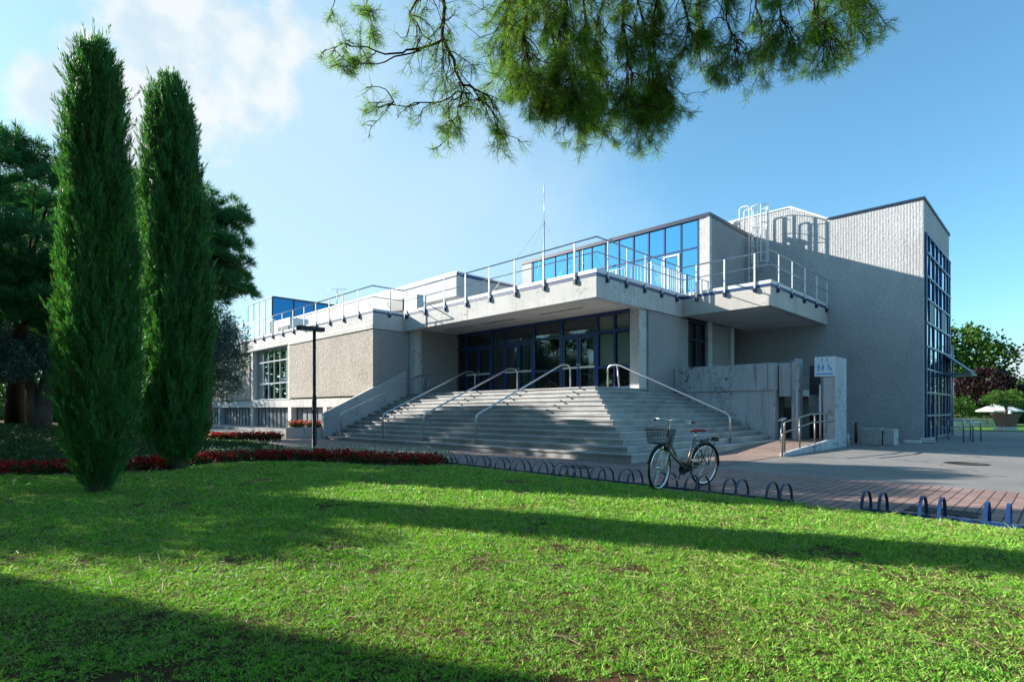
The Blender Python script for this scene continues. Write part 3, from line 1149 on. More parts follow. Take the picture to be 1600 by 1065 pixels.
# ---- the tower
m = MB()
prof = [(-14.0, G - .05), (-14.0, 10.30), (-8.76, 10.30), (-7.22, 9.38), (XT, 9.38), (XT, G - .05)]
m.prism([(x, YT, z) for x, z in prof], (0, .17, 0))
m.build('tower_front_wall', MT['rib_tower'], B)
m = MB()
m.box(-12.0, XT - .02, YT + .171, 32.4, G - .05, 9.37)
m.prism([(x, YT + .171, z) for x, z in [(-14.0, 9.371), (-14.0, 10.29), (-8.77, 10.29), (-7.25, 9.371)]], (0, 5, 0))
m.build('tower_core', MT['conc_white'], B)
m = MB()
m.box(XT - .02, XT - .0, YT + .171, 32.5, 8.14, 9.38)
m.build('tower_side_wall', MT['rib_tower'], B)
m = MB()
m.prism([(-14.0, YT - .03, 10.302), (-14.0, YT - .03, 10.37), (-8.70, YT - .03, 10.37), (-7.16, YT - .03, 9.45), (-7.30, YT - .03, 9.45), (-8.76, YT - .03, 10.302)], (0, .3, 0))
m.build('tower_flashing', MT['white_metal'], B)
m = MB()
m.box(-7.155, XT + .05, YT - .05, YT + .3, 9.382, 9.47)
m.box(XT - .3, XT + .05, YT + .302, 32.55, 9.382, 9.47)
m.build('tower_cap', MT['navy_dark'], B)
my = [26.30, 27.02, 28.05, 28.95, 29.9, 30.91, 31.82, 32.35]
mz = [.17, 1.06, 1.96, 2.86, 3.75, 4.67, 5.59, 6.46, 7.38, 8.1]
m = MB()
for y in my:
    m.box(XT - .015, XT + .075, y - .055, y + .055, .12, 8.135)
tf = m.build('tower_mullion', MT['navy'], B)
m = MB()
for z in mz:
    m.box(XT - .012, XT + .09, my[0] - .06, my[-1] + .06, z - .035, z + .035)
m.build('tower_transom', MT['transom'], tf)
m = MB()
for i in range(len(my) - 1):
    for k in range(len(mz) - 1):
        if k == 0 and i in (2, 3) or (k == 1 and i in (2, 3)):
            continue
        t1, t2 = rng.normal(0, .006, 2)
        m.add([(XT + .03 + t1, my[i] + .05, mz[k]), (XT + .03 - t1, my[i + 1] - .05, mz[k]), (XT + .03 - t1 + t2, my[i + 1] - .05, mz[k + 1]), (XT + .03 + t1 + t2, my[i] + .05, mz[k + 1])], [(0, 1, 2, 3)])
m.build('tower_pane', MT['tower_glass'], tf)
m = MB()
for i in (1, 4):
    m.box(XT + .035, XT + .06, my[i] + .06, my[i + 1] - .06, 4.71, 5.55)
m.build('open_vent', MT['dark'], tf)
MB().box(XT + .0, XT + .03, my[2] + .06, my[4] - .06, .14, 1.94).build('tower_door', MT['navy_dark'], B)
m = MB()
m.prism([(XT + .1, 30.6, 3.72), (XT + .1, 30.6, 3.62), (XT + .95, 30.6, 2.88), (XT + 1.0, 30.6, 2.90)], (0, 2.0, 0))
m.prism([(XT + .1, 30.6, 2.92), (XT + .1, 30.6, 2.80), (XT + .98, 30.6, 2.80), (XT + .98, 30.6, 2.87)], (0, 2.0, 0))
m.build('door_awning', MT['transom'], B)
MB().tube([(XT + .12, 32.55, G), (XT + .12, 32.55, 4.3)], .05, 8).build('downpipe', MT['galv'], B)

# ---- terrace railings: rails, posts, feet
rail = MB()
ZT, ZM, ZB = 6.79, 6.30, 5.60
off = .06
path_main = [(-62, YW - off), (XL + off, YW - off), (XL + off, YF - off), (XP + off, YF - off), (XP + off, YB - off), (XB + off, YB - off), (XB + off, YT - .03)]
zt_of = [6.72, 6.72, 6.74, ZT, ZT, ZT, ZT]
rail.tube([(x, y, z) for (x, y), z in zip(path_main, zt_of)], .026, 8)
rail.tube([(x, y, z - .48) for (x, y), z in zip(path_main, zt_of)], .018, 8)
RL = rail.build('roof_railing', MT['galv'], B)


def post(x, y, nx, ny, zt):
    p = MB()
    tx, ty = -ny, nx
    w, t = .028, .016
    p.prism([(x + tx * w + nx * t, y + ty * w + ny * t, 5.50), (x - tx * w + nx * t, y - ty * w + ny * t, 5.50),
             (x - tx * w - nx * t, y - ty * w - ny * t, 5.50), (x + tx * w - nx * t, y + ty * w - ny * t, 5.50)], (0, 0, zt - 5.50))
    po = p.build('post', MT['white_metal'], RL)
    b = MB()
    cx, cy = x - nx * .01, y - ny * .01
    b.prism([(cx + tx * .05 - nx * .05, cy + ty * .05 - ny * .05, 5.43), (cx - tx * .05 - nx * .05, cy - ty * .05 - ny * .05, 5.43),
             (cx - tx * .05 + nx * .04, cy - ty * .05 + ny * .04, 5.43), (cx + tx * .05 + nx * .04, cy + ty * .05 + ny * .04, 5.43)], (0, 0, .15))
    b.build('post_foot', MT['navy_dark'], RL)


for x in [-36.97 - 1.41 * k for k in range(14, 0, -1)] + [-36.97, -35.47, -34.0, -32.59, -31.16, -29.71, -28.32, -26.95, -25.48, -24.08, -22.64]:
    post(x, YW - off, 0, -1, 6.72)
post(XL + off, 13.45, 1, 0, 6.73)
for x in (-21.21, -19.81, -18.4, -17.01, -15.6, -14.21, -12.8, -11.42):
    post(x, YF - off, 0, -1, ZT)
for y in (14.8, 15.9, 17.05, 18.2, 19.31):
    post(XP + off, y, 1, 0, ZT)
for x in (-9.94, -8.85, -7.76):
    post(x, YB - off, 0, -1, ZT)
for y in (20.36, 21.71, 23.12, 24.55, 25.9):
    post(XB + off, y, 1, 0, ZT)
# inner fence of thin bars round the stairwell on the terrace
fn = MB()
fx, fy = -11.35, 18.8
for k in range(19):
    y = fy + .15 * k
    fn.tube([(fx, y, 5.62), (fx, y, 6.98)], .011, 5)
for k in range(1, 22):
    x = fx - .15 * k
    fn.tube([(x, fy, 5.62), (x, fy, 6.98)], .011, 5)
for z in (5.72, 7.0):
    fn.tube([(fx - 3.2, fy, z), (fx, fy, z), (fx, fy + 2.75, z)], .018, 6)
for x, y in ((fx, fy), (fx, fy + 1.3), (fx, fy + 2.72), (fx - 1.6, fy), (fx - 3.2, fy)):
    fn.box(x - .03, x + .03, y - .03, y + .03, 5.57, 7.02)
fn.build('stairwell_fence', MT['white_metal'], B)

# ladder with its cage on the side of the reading room
ld = MB()
lx, ly0, ly1 = XU + .18, 25.05, 25.55
for y in (ly0, ly1):
    ld.box(lx - .02, lx + .02, y - .035, y + .035, 6.3, 10.45)
    ld.tube([(lx, y, 10.43), (lx - .06, y, 10.5), (lx - .36, y, 10.5), (lx - .42, y, 10.44), (lx - .42, y, 9.4)], .03, 6)
k = 6.45
while k < 9.5:
    ld.tube([(lx, ly0, k), (lx, ly1, k)], .014, 6)
    k += .28
LD = ld.build('roof_ladder', MT['white_metal'], B)
cg = MB()
yc = (ly0 + ly1) / 2
for z in (7.9, 8.75, 9.6, 10.4):
    cg.tube([(lx + .36 - .38 * math.cos(a), yc + .36 * math.sin(a), z) for a in np.linspace(.35, 2 * math.pi - .35, 15)], .018, 6)
for a in (1.0, 2.1, math.pi, 4.2, 5.3):
    x, y = lx + .36 - .38 * math.cos(a), yc + .36 * math.sin(a)
    cg.box(x - .018, x + .018, y - .028, y + .028, 7.85, 10.42)
cg.build('safety_cage', MT['white_metal'], LD)

# ================================================================== the stairs
S = thing('entrance_staircase', (-14.0, 12.5, G), 'broad grey granite staircase of thirteen steps rising to the glazed entrance', 'staircase')
NS = 13
TR = 3.88 / 12
for i in range(NS):
    zl, zr = .20 + .151 * i, .30 + .1455 * i
    pl = (.20 + .151 * (i - 1), .30 + .1455 * (i - 1)) if i else (G - .03, G - .03)
    yl = 10.38 + TR * i
    yc_ = 10.42 + TR * i
    xc = -6.78 - TR * i
    m = MB()
    lip, th = .035, .045
    XLs, YE = -21.36, 19.27
    # body, set back under the nosing
    a = [(XLs, yl + lip, pl[0] + .002), (xc - lip, yc_ + lip, pl[1] + .002), (xc - lip, YE, pl[1] + .002), (XLs, YE, pl[0] + .002)]
    b = [(XLs, yl + lip, zl - th), (xc - lip, yc_ + lip, zr - th), (xc - lip, YE, zr - th), (XLs, YE, zl - th)]
    m.add(a + b, [(3, 2, 1, 0), (4, 5, 6, 7), (0, 1, 5, 4), (1, 2, 6, 5), (2, 3, 7, 6), (3, 0, 4, 7)])
    a = [(XLs, yl, zl - th), (xc, yc_, zr - th), (xc, YE, zr - th), (XLs, YE, zl - th)]
    b = [(XLs, yl, zl), (xc, yc_, zr), (xc, YE, zr), (XLs, YE, zl)]
    m.add(a + b, [(3, 2, 1, 0), (4, 5, 6, 7), (0, 1, 5, 4), (1, 2, 6, 5), (2, 3, 7, 6), (3, 0, 4, 7)])
    m.build('step', MT['granite'], S)
m = MB()
m.prism([(-21.375, 10.30, G - .03), (-21.375, 10.30, 1.15), (-21.375, YF + .05, 3.09), (-21.375, YF + .05, G - .03)], (-.18, 0, 0))
m.build('side_wall', MT['conc_side'], S)


def arc(c, a, b, n=6):
    """rounded corner from a via c to b"""
    a, b, c = Vector(a), Vector(b), Vector(c)
    return [tuple((1 - t) ** 2 * a + 2 * t * (1 - t) * c + t * t * b) for t in np.linspace(0, 1, n)]


def rail_path(p0, dirh, run, zbase, ztop0, ztop1, zend):
    """post, sloping rail, rounded top and the post on the landing"""
    p0 = Vector(p0)
    d = Vector(dirh)
    q = lambda s, z: tuple(p0 + d * s + Vector((0, 0, z - p0.z)))
    sl = (ztop1 - ztop0) / run
    pts = [q(0, zbase)] + arc(q(0, ztop0), q(0, ztop0 - .16), q(.15, ztop0 + .15 * sl)) + \
        arc(q(run, ztop1), q(run - .12, ztop1 - .12 * sl), q(run + .15, ztop1)) + arc(q(run + .45, ztop1), q(run + .25, ztop1), q(run + .45, ztop1 - .2)) + [q(run + .45, zend)]
    return pts


for x in (-20.62, -17.45, -14.95, -12.32):
    zb = .25 - (x + 12) * -.004
    r = MB()
    r.tube(rail_path((x, 10.66, .2), (0, 1, 0), 3.95, .22, 1.12, 2.86, 2.03), .03, 10)
    if x < -20:
        r.tube([(x, 14.72, 2.02), (x, 14.72, 2.84)], .024, 8)
        r.tube([(x, 14.98, 2.02), (x, 14.98, 2.7)], .024, 8)
    r.build('handrail', MT['steel'], S)
r = MB()
r.tube(rail_path((-7.06, 16.1, .3), (-1, 0, 0), 3.95, .3, 1.14, 2.86, 2.03), .03, 10)
r.tube([(-10.98, 16.1, 2.03), (-11.05, 16.1, 2.82)], .03, 8)
r.build('handrail', MT['steel'], S)

# ================================================================== the ramp
RP = thing('access_ramp', (-6.0, 17.5, G), 'terracotta paved access ramp with a grey kerb and a double steel handrail', 'ramp')
m = MB()
m.prism([(-6.9, 15.0, G - .02), (-6.9, 15.0, G + .005), (-6.9, 20.3, .34), (-6.9, 20.3, G - .02)], (1.64, 0, 0))
m.build('ramp_surface', MT['terracotta'], RP)
m = MB()
m.prism([(-5.255, 14.95, G - .02), (-5.255, 14.95, .17), (-5.255, 19.9, .42), (-5.255, 19.9, G - .02)], (.12, 0, 0))
m.build('ramp_kerb', MT['conc_old'], RP, bevel=.01)
rr = MB()
X5 = -5.2
rr.tube([(X5, 15.15, .12)] + arc((X5, 15.15, .98), (X5, 15.15, .9), (X5, 15.28, .985)) + [(X5, 17.2, 1.17), (X5, 19.75, 1.17), (X5, 19.75, .4)], .026, 8)
rr.tube([(X5 + .05, 14.85, G - .01)] + arc((X5 + .05, 14.85, .70), (X5 + .05, 14.85, .62), (X5 + .05, 14.97, .705)) + [(X5 + .05, 17.2, .93), (X5 + .05, 19.3, .95)] + arc((X5 + .05, 19.45, .95), (X5 + .05, 19.4, .95), (X5 + .05, 19.45, .85)), .024, 8)
for y in (16.3, 17.6, 18.7):
    zt = .985 + (y - 15.28) / 1.92 * .185 if y < 17.2 else 1.17
    rr.tube([(X5, y, .2), (X5, y, zt)], .024, 8)
rr.build('ramp_handrail', MT['dull_steel'], RP)
# ================================================================== things on the roof
def simple(name, m, mat, label, cat, group=None, bevel=0.0):
    o = m.build(name, mat, None, bevel)
    return tag(o, label, cat, group)


ac = thing('air_conditioner', (-35.2, 14.2, 5.5), 'pale grey air handling box behind the roof railing of the left wing', 'air conditioner')
MB().box(-36.0, -33.6, 14.0, 15.2, 5.56, 6.95).build('casing', MT['box_grey'], ac, bevel=.02)
MB().box(-35.4, -33.7, 13.96, 13.998, 5.9, 6.5).build('grille', MT['dark'], ac)
MB().lathe((-37.0, 14.4, 5.56), [(.28, 0), (.28, 1.35), (.36, 1.4), (.30, 1.6), (.05, 1.7)], 16).build('vent_pipe', MT['white_metal'], ac)
vd = thing('ventilation_duct', (-22.3, 15.0, 5.5), 'dark louvred ventilation duct with angled mouth on the roof corner', 'duct')
m = MB()
m.prism([(-24.1, 14.9, 6.62), (-23.8, 14.9, 6.70), (-22.6, 14.9, 6.66), (-22.6, 14.9, 6.10), (-23.6, 14.9, 6.16)], (0, .7, 0))
m.build('duct_mouth', MT['dark'], vd)
MB().box(-22.59, -21.5, 14.95, 15.5, 5.5, 6.72).build('duct_body', MT['box_grey'], vd, bevel=.015)
m = MB()
for k in range(6):
    m.box(-22.5, -21.6, 14.93, 14.948, 6.0 + .1 * k, 6.04 + .1 * k)
m.build('louvre', MT['galv'], vd)

am = thing('roof_antenna', (-17.2, 20.5, 5.56), 'thin roof aerial mast with white whip tip and stay wires', 'antenna')
mx, my_, _ = at(850, 400, 27.0)
am.location = (mx, my_, 5.56)
zt = lambda py, d=27.0: CAMH + (HY - py) / FPX * d
MB().tube([(mx, my_, 5.5), (mx, my_, zt(345))], .035, 6).build('mast', MT['galv'], am)
MB().tube([(mx, my_, zt(345)), (mx, my_, zt(308))], .014, 5).build('whip', MT['galv'], am)
MB().tube([(mx, my_, zt(308)), (mx, my_, zt(289))], .025, 5).build('whip_tip', MT['white_metal'], am)
m = MB()
for dx, dy in ((-3.2, .5), (.6, 3.0), (1.6, -2.4), (-2.0, -2.4)):
    m.tube([(mx, my_, zt(345)), (mx + dx, my_ + dy, 6.2)], .006, 4)
m.build('stay_wires', MT['galv'], am)
a2 = thing('roof_antenna', (-33, 19, 8.4), 'small TV aerial on the white roof house', 'antenna')
ax, ay, _ = at(526.5, 460, 39)
a2.location = (ax, ay, 8.3)
m = MB().tube([(ax, ay, 8.3), (ax, ay, CAMH + (HY - 451) / FPX * 39)], .03, 6)
m.build('mast', MT['galv'], a2)
m = MB()
zz = CAMH + (HY - 452) / FPX * 39
m.tube([(ax - .5, ay - .5, zz), (ax + .5, ay + .5, zz)], .015, 5)
for k in range(5):
    t = -.45 + .22 * k
    m.tube([(ax + t - .2, ay + t + .2, zz), (ax + t + .2, ay + t - .2, zz)], .008, 4)
m.build('aerial_bars', MT['galv'], a2)

# ================================================================== street furniture
lp = thing('street_lamp', (-15.17, 7.03, G), 'black lamp post with flat rectangular head in front of the stairs', 'street lamp')
m = MB()
m.lathe((-15.17, 7.03, G), [(.085, 0), (.085, .02), (.062, .04), (.062, 1.55), (.045, 1.62), (.045, 3.55)], 14)
m.build('pole', MT['dark'], lp)
m = MB()
hd = Vector((-.37, -.55, 0)).normalized()
hd = Vector((0, 1, 0))
c = Vector((-15.17, 7.03, 3.62))
m.box(-15.29, -15.05, 6.55, 7.30, 3.545, 3.66)
m.build('lamp_head', MT['dark'], lp, bevel=.012)
MB().box(-15.26, -15.08, 6.60, 6.95, 3.535, 3.546).build('lamp_glass', MT['blind'], lp)

# toilets sign on the pier
sg = thing('toilet_sign', (-5.5, 19.27, 2.5), 'white toilets sign with blue man, woman and wheelchair pictograms on the concrete pier', 'sign')
sx0, sx1, sy, sz0, sz1 = -5.70, -5.12, 19.255, 2.35, 2.97
MB().box(sx0, sx1, sy, sy + .03, sz0, sz1).build('plate', MT['sign_white'], sg, bevel=.006)
pm = MB()


def disc(mb, cx, cz, r, y, n=14):
    mb.prism([(cx + r * math.cos(2 * math.pi * k / n), y, cz + r * math.sin(2 * math.pi * k / n)) for k in range(n)], (0, -.003, 0))


def plate(mb, pts, y):
    mb.prism([(x, y, z) for x, z in pts], (0, -.003, 0))


yy = sy - .001
# small figures at the top
for cx in (sx0 + .21, sx0 + .36):
    disc(pm, cx, sz1 - .06, .016, yy)
    plate(pm, [(cx - .02, sz1 - .14), (cx + .02, sz1 - .14), (cx + .024, sz1 - .08), (cx - .024, sz1 - .08)], yy)
plate(pm, [(sx0 + .04, sz1 - .185), (sx1 - .04, sz1 - .185), (sx1 - .04, sz1 - .178), (sx0 + .04, sz1 - .178)], yy)
zc = sz0 + .17
# man
cx = sx0 + .12
disc(pm, cx, zc + .205, .024, yy)
plate(pm, [(cx - .045, zc + .09), (cx - .025, zc + .09), (cx - .025, zc), (cx - .004, zc), (cx - .004, zc + .08), (cx + .004, zc + .08), (cx + .004, zc), (cx + .025, zc), (cx + .025, zc + .09), (cx + .045, zc + .09), (cx + .04, zc + .175), (cx - .04, zc + .175)], yy)
# woman
cx = sx0 + .24
disc(pm, cx, zc + .205, .024, yy)
plate(pm, [(cx - .022, zc + .175), (cx - .055, zc + .06), (cx - .022, zc + .06), (cx - .022, zc), (cx - .004, zc), (cx - .004, zc + .06), (cx + .004, zc + .06), (cx + .004, zc), (cx + .022, zc), (cx + .022, zc + .06), (cx + .055, zc + .06), (cx + .022, zc + .175)], yy)
# wheelchair
cx = sx0 + .43
disc(pm, cx - .03, zc + .205, .022, yy)
ring = []
for k in range(15):
    a = math.radians(150 + 250 * k / 14)
    ring.append((cx + .055 * math.cos(a), zc + .055 + .055 * math.sin(a)))
for k in range(14, -1, -1):
    a = math.radians(150 + 250 * k / 14)
    ring.append((cx + .036 * math.cos(a), zc + .055 + .036 * math.sin(a)))
for k in range(14):
    plate(pm, [ring[k], ring[k + 1], ring[28 - k], ring[29 - k]], yy)
plate(pm, [(cx - .045, zc + .18), (cx - .015, zc + .18), (cx - .005, zc + .11), (cx + .045, zc + .11), (cx + .085, zc + .02), (cx + .065, zc + .012), (cx + .03, zc + .085), (cx - .045, zc + .085)], yy)
# line of lettering
plate(pm, [(sx0 + .05, sz0 + .055), (sx1 - .05, sz0 + .055), (sx1 - .05, sz0 + .10), (sx0 + .05, sz0 + .10)], yy)
pm.build('pictograms', MT['sign_blue'], sg)

# little lectern sign by the ramp
st = thing('sign_stand', (-6.5, 17.8, .2), 'slim steel stand with a tilted plate beside the ramp', 'sign stand')
bx, by, _ = at(1219, 690, 17.6)
tx, ty, tz = at(1222, 655, 17.6)
st.location = (bx, by, .24)
MB().tube([(bx, by, .2), (tx, ty, tz)], .022, 8).build('stem', MT['galv'], st)
m = MB()
Mx = Matrix.Translation((tx, ty, tz)) @ Matrix.Rotation(R_(-40), 4, 'Z') @ Matrix.Rotation(R_(32), 4, 'X')
m.box(-.12, .12, -.09, .09, -.01, .01)
m.build('tilted_plate', MT['white_metal'], st, M=Mx)

# blocks and posts by the tower
def block(x0, x1, y0, y1, h, label, lean=0.0):
    m = MB()
    m.prism([(x0, y0, G - .01), (x1, y0, G - .01), (x1, y1, G - .01), (x0, y1, G - .01)], (0, 0, h))
    return simple('concrete_block', m, MT['stone'], label, 'block', 'loose concrete blocks', .02)


block(-5.06, -4.46, 22.05, 22.55, .56, 'stained concrete block at the left, nearest the rusty post')
block(-4.42, -4.10, 22.10, 22.80, .54, 'stained concrete block at the right of its pair by the tower wall')
m = MB()
m.lathe((-5.33, 22.6, G), [(.05, 0), (.05, .72), (.03, .75)], 10)
simple('bollard', m, MT['rust'], 'short rusty post beside the concrete pier', 'bollard')
m = MB()
m.lathe((-5.15, 20.75, G), [(.07, 0), (.06, .40), (.0, .42)], 10)
simple('bollard', m, MT['stone'], 'short pale stump right behind the concrete pier', 'bollard')
m = MB()
m.prism([(-4.10, 23.55, G - .01), (-3.62, 23.65, G - .01), (-3.70, 24.35, G - .01), (-4.15, 24.25, G - .01)], (0, 0, .10))
simple('stone_slab', m, MT['conc_white'], 'white stone slab lying flat before the tower corner, the nearer one', 'slab', None, .02)
m = MB()
m.prism([(-3.80, 24.6, G - .01), (-3.35, 24.7, G - .01), (-3.42, 25.2, G - .01), (-3.85, 25.1, G - .01)], (0, 0, .16))
simple('stone_slab', m, MT['conc_white'], 'thicker white stone slab touching the tower corner', 'slab', None, .02)


def barrier(x0, y0, x1, y1, h, label, mid=True, rnd=.08):
    b = thing('tube_barrier', (x0, y0, G), label, 'barrier', 'steel barriers at the tower door')
    d = Vector((x1 - x0, y1 - y0, 0)).normalized() * rnd
    m = MB()
    p = lambda x, y, z: (x, y, z)
    m.tube([p(x0, y0, G)] + arc((x0, y0, G + h), (x0, y0, G + h - rnd), (x0 + d.x, y0 + d.y, G + h)) + arc((x1, y1, G + h), (x1 - d.x, y1 - d.y, G + h), (x1, y1, G + h - rnd)) + [p(x1, y1, G)], .025, 8)
    m.build('hoop_frame', MT['steel'], b)
    if mid:
        MB().tube([p(x0, y0, G + h * .62), p(x1, y1, G + h * .62)], .02, 8).build('cross_bar', MT['steel'], b)
    return b


barrier(-3.55, 26.5, -2.70, 26.1, .80, 'longest tubular steel barrier with a cross bar, against the tower door')
barrier(-3.30, 27.4, -2.62, 27.3, .80, 'tubular steel barrier standing behind the longest one')
barrier(-2.45, 26.3, -2.28, 26.9, .72, 'short steel hoop barrier farthest from the tower door', False)

# drain gratings
dg = thing('drain_grating', (-1.0, 8.1, G), 'long rusty drain grating in the pink paving', 'drain')
m = MB()
gx0_, gx1_, gy0_, gy1_ = -1.38, -.70, 7.98, 8.38
m.box(gx0_, gx1_, gy0_, gy0_ + .03, G - .003, G + .006)
m.box(gx0_, gx1_, gy1_ - .03, gy1_, G - .003, G + .006)
for k in range(15):
    x = gx0_ + .02 + (gx1_ - gx0_ - .05) * k / 14
    m.box(x, x + .022, gy0_ + .03, gy1_ - .03, G - .003, G + .0055)
m.build('bars', MT['grate'], dg)
MB().box(gx0_ + .005, gx1_ - .005, gy0_ + .005, gy1_ - .005, G - .0035, G - .001).build('drain_well', MT['black'], dg)
cx, cy = -1.55, 16.1
cx, cy, _ = at(1509, 723.5, FPX * 1.21 / 84.5)
m = MB()
m.lathe((cx, cy, G - .01), [(.40, 0), (.40, .012), (.34, .012), (.34, .008), (0.01, .008)], 28)
simple('manhole_cover', m, MT['grate'], 'round iron manhole cover in the sunlit asphalt', 'manhole cover')
m = MB()
m.box(-7.55, -6.9, 8.9, 9.3, G - .004, G + .004)
simple('manhole_cover', m, MT['grate'], 'square iron cover in the shaded paving behind the bicycle rack', 'manhole cover')

# ---- bicycle racks: hoops in pairs on a flat rail
RY0, RY1 = 7.42, 7.86


def rack(name, xs, mat, x0, x1, label):
    t = thing(name, (x0, 7.65, G), label, 'bike rack')
    m = MB()
    m.box(x0, x1, 7.60, 7.66, G + .004, G + .03)
    for x in xs:
        m.box(x - .14, x + .14, 7.56, 7.70, G - .004, G + .0035)
    m.build('rail', mat, t)
    for x in xs:
        for dx in (-.085, .085):
            m = MB()
            n = 15
            ring = []
            for k in range(n):
                a = math.pi * k / (n - 1)
                yy_ = (RY0 + RY1) / 2 - (RY1 - RY0) / 2 * math.cos(a)
                zz_ = G + .235 * math.sin(a) ** .8
                nrm = Vector((0, -math.cos(a) / .22, math.sin(a) / .27)).normalized()
                ring.append((yy_, zz_, nrm))
            vs, fs = [], []
            w, th = .016, .005
            for (y_, z_, nr) in ring:
                for sx_, so_ in ((-w, -th), (w, -th), (w, th), (-w, th)):
                    vs.append((x + dx + sx_, y_ + nr.y * so_, z_ + nr.z * so_))
            for k in range(n - 1):
                for q in range(4):
                    fs.append((k * 4 + q, k * 4 + (q + 1) % 4, (k + 1) * 4 + (q + 1) % 4, (k + 1) * 4 + q))
            m.add(vs, fs)
            m.build('hoop', mat, t)
    return t


rack('bike_rack', [-9.84, -9.26, -8.67, -8.08, -7.51, -6.9, -6.4, -6.09, -5.56, -4.99, -4.37, -3.84, -3.27, -2.69], MT['rack_blue'], -10.0, -2.5, 'long blue bike rack with close set hoops, the bicycle standing in it')
rack('bike_rack', [-1.61, -1.06, -.51, .10, .62], MT['navy'], -1.75, .8, 'dark navy bike rack with well spaced hoop pairs by the drain grating')

# ---- bicycle
pf = at(1029, 700, 8.10)
pr = at(1099, 700, 8.66)
ang = math.atan2(pf[1] - pr[1], pf[0] - pr[0])
BK = thing('bicycle', (pr[0], pr[1], G), 'silver city bicycle with wire basket and red leather saddle parked in the blue rack', 'bicycle')
MB_ = Matrix.Translation((pr[0], pr[1], G + .004)) @ Matrix.Rotation(ang, 4, 'Z') @ Matrix.Rotation(R_(-3), 4, 'X')
WB, WR = 1.02, .335
STEER = Matrix.Translation((WB, 0, WR)) @ Matrix.Rotation(R_(14), 4, 'Z') @ Matrix.Translation((-WB, 0, -WR))


def circ(cx, cz, r, n=40, a0=0, a1=2 * math.pi, y=0.0):
    return [(cx + r * math.cos(a), y, cz + r * math.sin(a)) for a in np.linspace(a0, a1, n, endpoint=abs(a1 - a0 - 2 * math.pi) > 1e-6)]


def wheel(cx, M):
    w = MB().tube(circ(cx, WR, WR - .018), .018, 8, closed=True).build('wheel', MT['black'], BK, M=M)
    MB().tube(circ(cx, WR, WR - .045), .013, 8, closed=True).build('rim', MT['chrome'], w, M=M)
    m = MB()
    for k in range(28):
        a = 2 * math.pi * k / 28
        b = a + (.5 if k % 2 else -.5)
        s = .022 if k % 4 < 2 else -.022
        m.tube([(cx + .025 * math.cos(b), s, WR + .025 * math.sin(b)), (cx + (WR - .05) * math.cos(a), 0, WR + (WR - .05) * math.sin(a))], .0016, 4, cap=False)
    m.build('spokes', MT['chrome'], w, M=M)
    MB().tube([(cx, -.05, WR), (cx, .05, WR)], .022, 10).build('hub', MT['chrome'], w, M=M)


MF = MB_ @ STEER
wheel(0, MB_)
wheel(WB, MF)
bb, hb, ht, stp = (.44, 0, .285), (.855, 0, .60), (.80, 0, .80), (.27, 0, .74)
m = MB()
m.tube([hb, bb], [.026, .026], 12)
m.tube([(.825, 0, .71), (.60, 0, .43), (.40, 0, .36)], [.018, .018, .016], 10)
m.tube([(.862, 0, .575), ht], .024, 12)
m.tube([bb, stp], .018, 10)
for s in (-1, 1):
    m.tube([(.42, .02 * s, .285), (.3, .045 * s, .295), (0, .062 * s, WR)], .010, 8)
    m.tube([(.285, .02 * s, .69), (.2, .045 * s, .60), (0, .062 * s, WR)], .009, 8)
m.build('frame', MT['bike_frame'], BK, M=MB_)
m = MB()
for s in (-1, 1):
    m.tube([(.862, .0, .575), (.868, .05 * s, .555), (.93, .055 * s, .45), (WB, .055 * s, WR)], [.016, .015, .013, .010], 8)
m.build('fork', MT['white_metal'], BK, M=MF)
MB().tube([stp, (.232, 0, .86)], .013, 8).build('seat_post', MT['chrome'], BK, M=MB_)
m = MB()
sv = []
secs = [(.09, .085, .875, .03), (.12, .10, .885, .045), (.20, .09, .885, .045), (.27, .05, .88, .04), (.34, .028, .876, .035), (.37, .018, .87, .025)]
nseg = 12
for (x, w, z, h) in secs:
    for k in range(nseg):
        a = 2 * math.pi * k / nseg
        sv.append((x, w * math.cos(a), z + h * .5 * math.sin(a) + .004 * math.cos(2 * a)))
fs = []
for i in range(len(secs) - 1):
    for k in range(nseg):
        fs.append((i * nseg + k, i * nseg + (k + 1) % nseg, (i + 1) * nseg + (k + 1) % nseg, (i + 1) * nseg + k))
fs.append(tuple(range(nseg - 1, -1, -1)))
fs.append(tuple((len(secs) - 1) * nseg + k for k in range(nseg)))
m.add(sv, fs, True)
m.build('saddle', MT['saddle'], BK, M=MB_)
m = MB()
m.tube([(.80, 0, .79), (.775, 0, .90), (.77, 0, 1.0), (.80, 0, 1.03)], .014, 8)
bar = [(.62, .315, 1.02), (.70, .30, 1.035), (.79, .22, 1.055), (.82, .10, 1.05), (.80, 0, 1.035), (.82, -.10, 1.05), (.79, -.22, 1.055), (.70, -.30, 1.035), (.62, -.315, 1.02)]
bp = []
for i in range(len(bar) - 1):
    for t in (0, .5):
        bp.append(tuple(Vector(bar[i]).lerp(Vector(bar[i + 1]), t)))
bp.append(bar[-1])
m.tube(bp, .0115, 8)
for s in (-1, 1):
    m.tube([(.74, .27 * s, 1.04), (.80, .28 * s, 1.02), (.72, .33 * s, 1.005)], .006, 6)
hb_ = m.build('handlebar', MT['chrome'], BK, M=MF)
for s in (-1, 1):
    MB().tube([(.70, .30 * s, 1.035), (.60, .318 * s, 1.016)], .018, 8).build('grip', MT['grip'], hb_, M=MF)
# wire basket
m = MB()
x0, x1, zb_, zt_ = .90, 1.17, .70, .91


def bk(u, v, z):     # tapered basket outline, u along, v across, in 0..1
    t = (z - zb_) / (zt_ - zb_)
    e = .8 + .2 * t
    return ((x0 + x1) / 2 + (u - .5) * (x1 - x0) * e, (v - .5) * .36 * e, z)


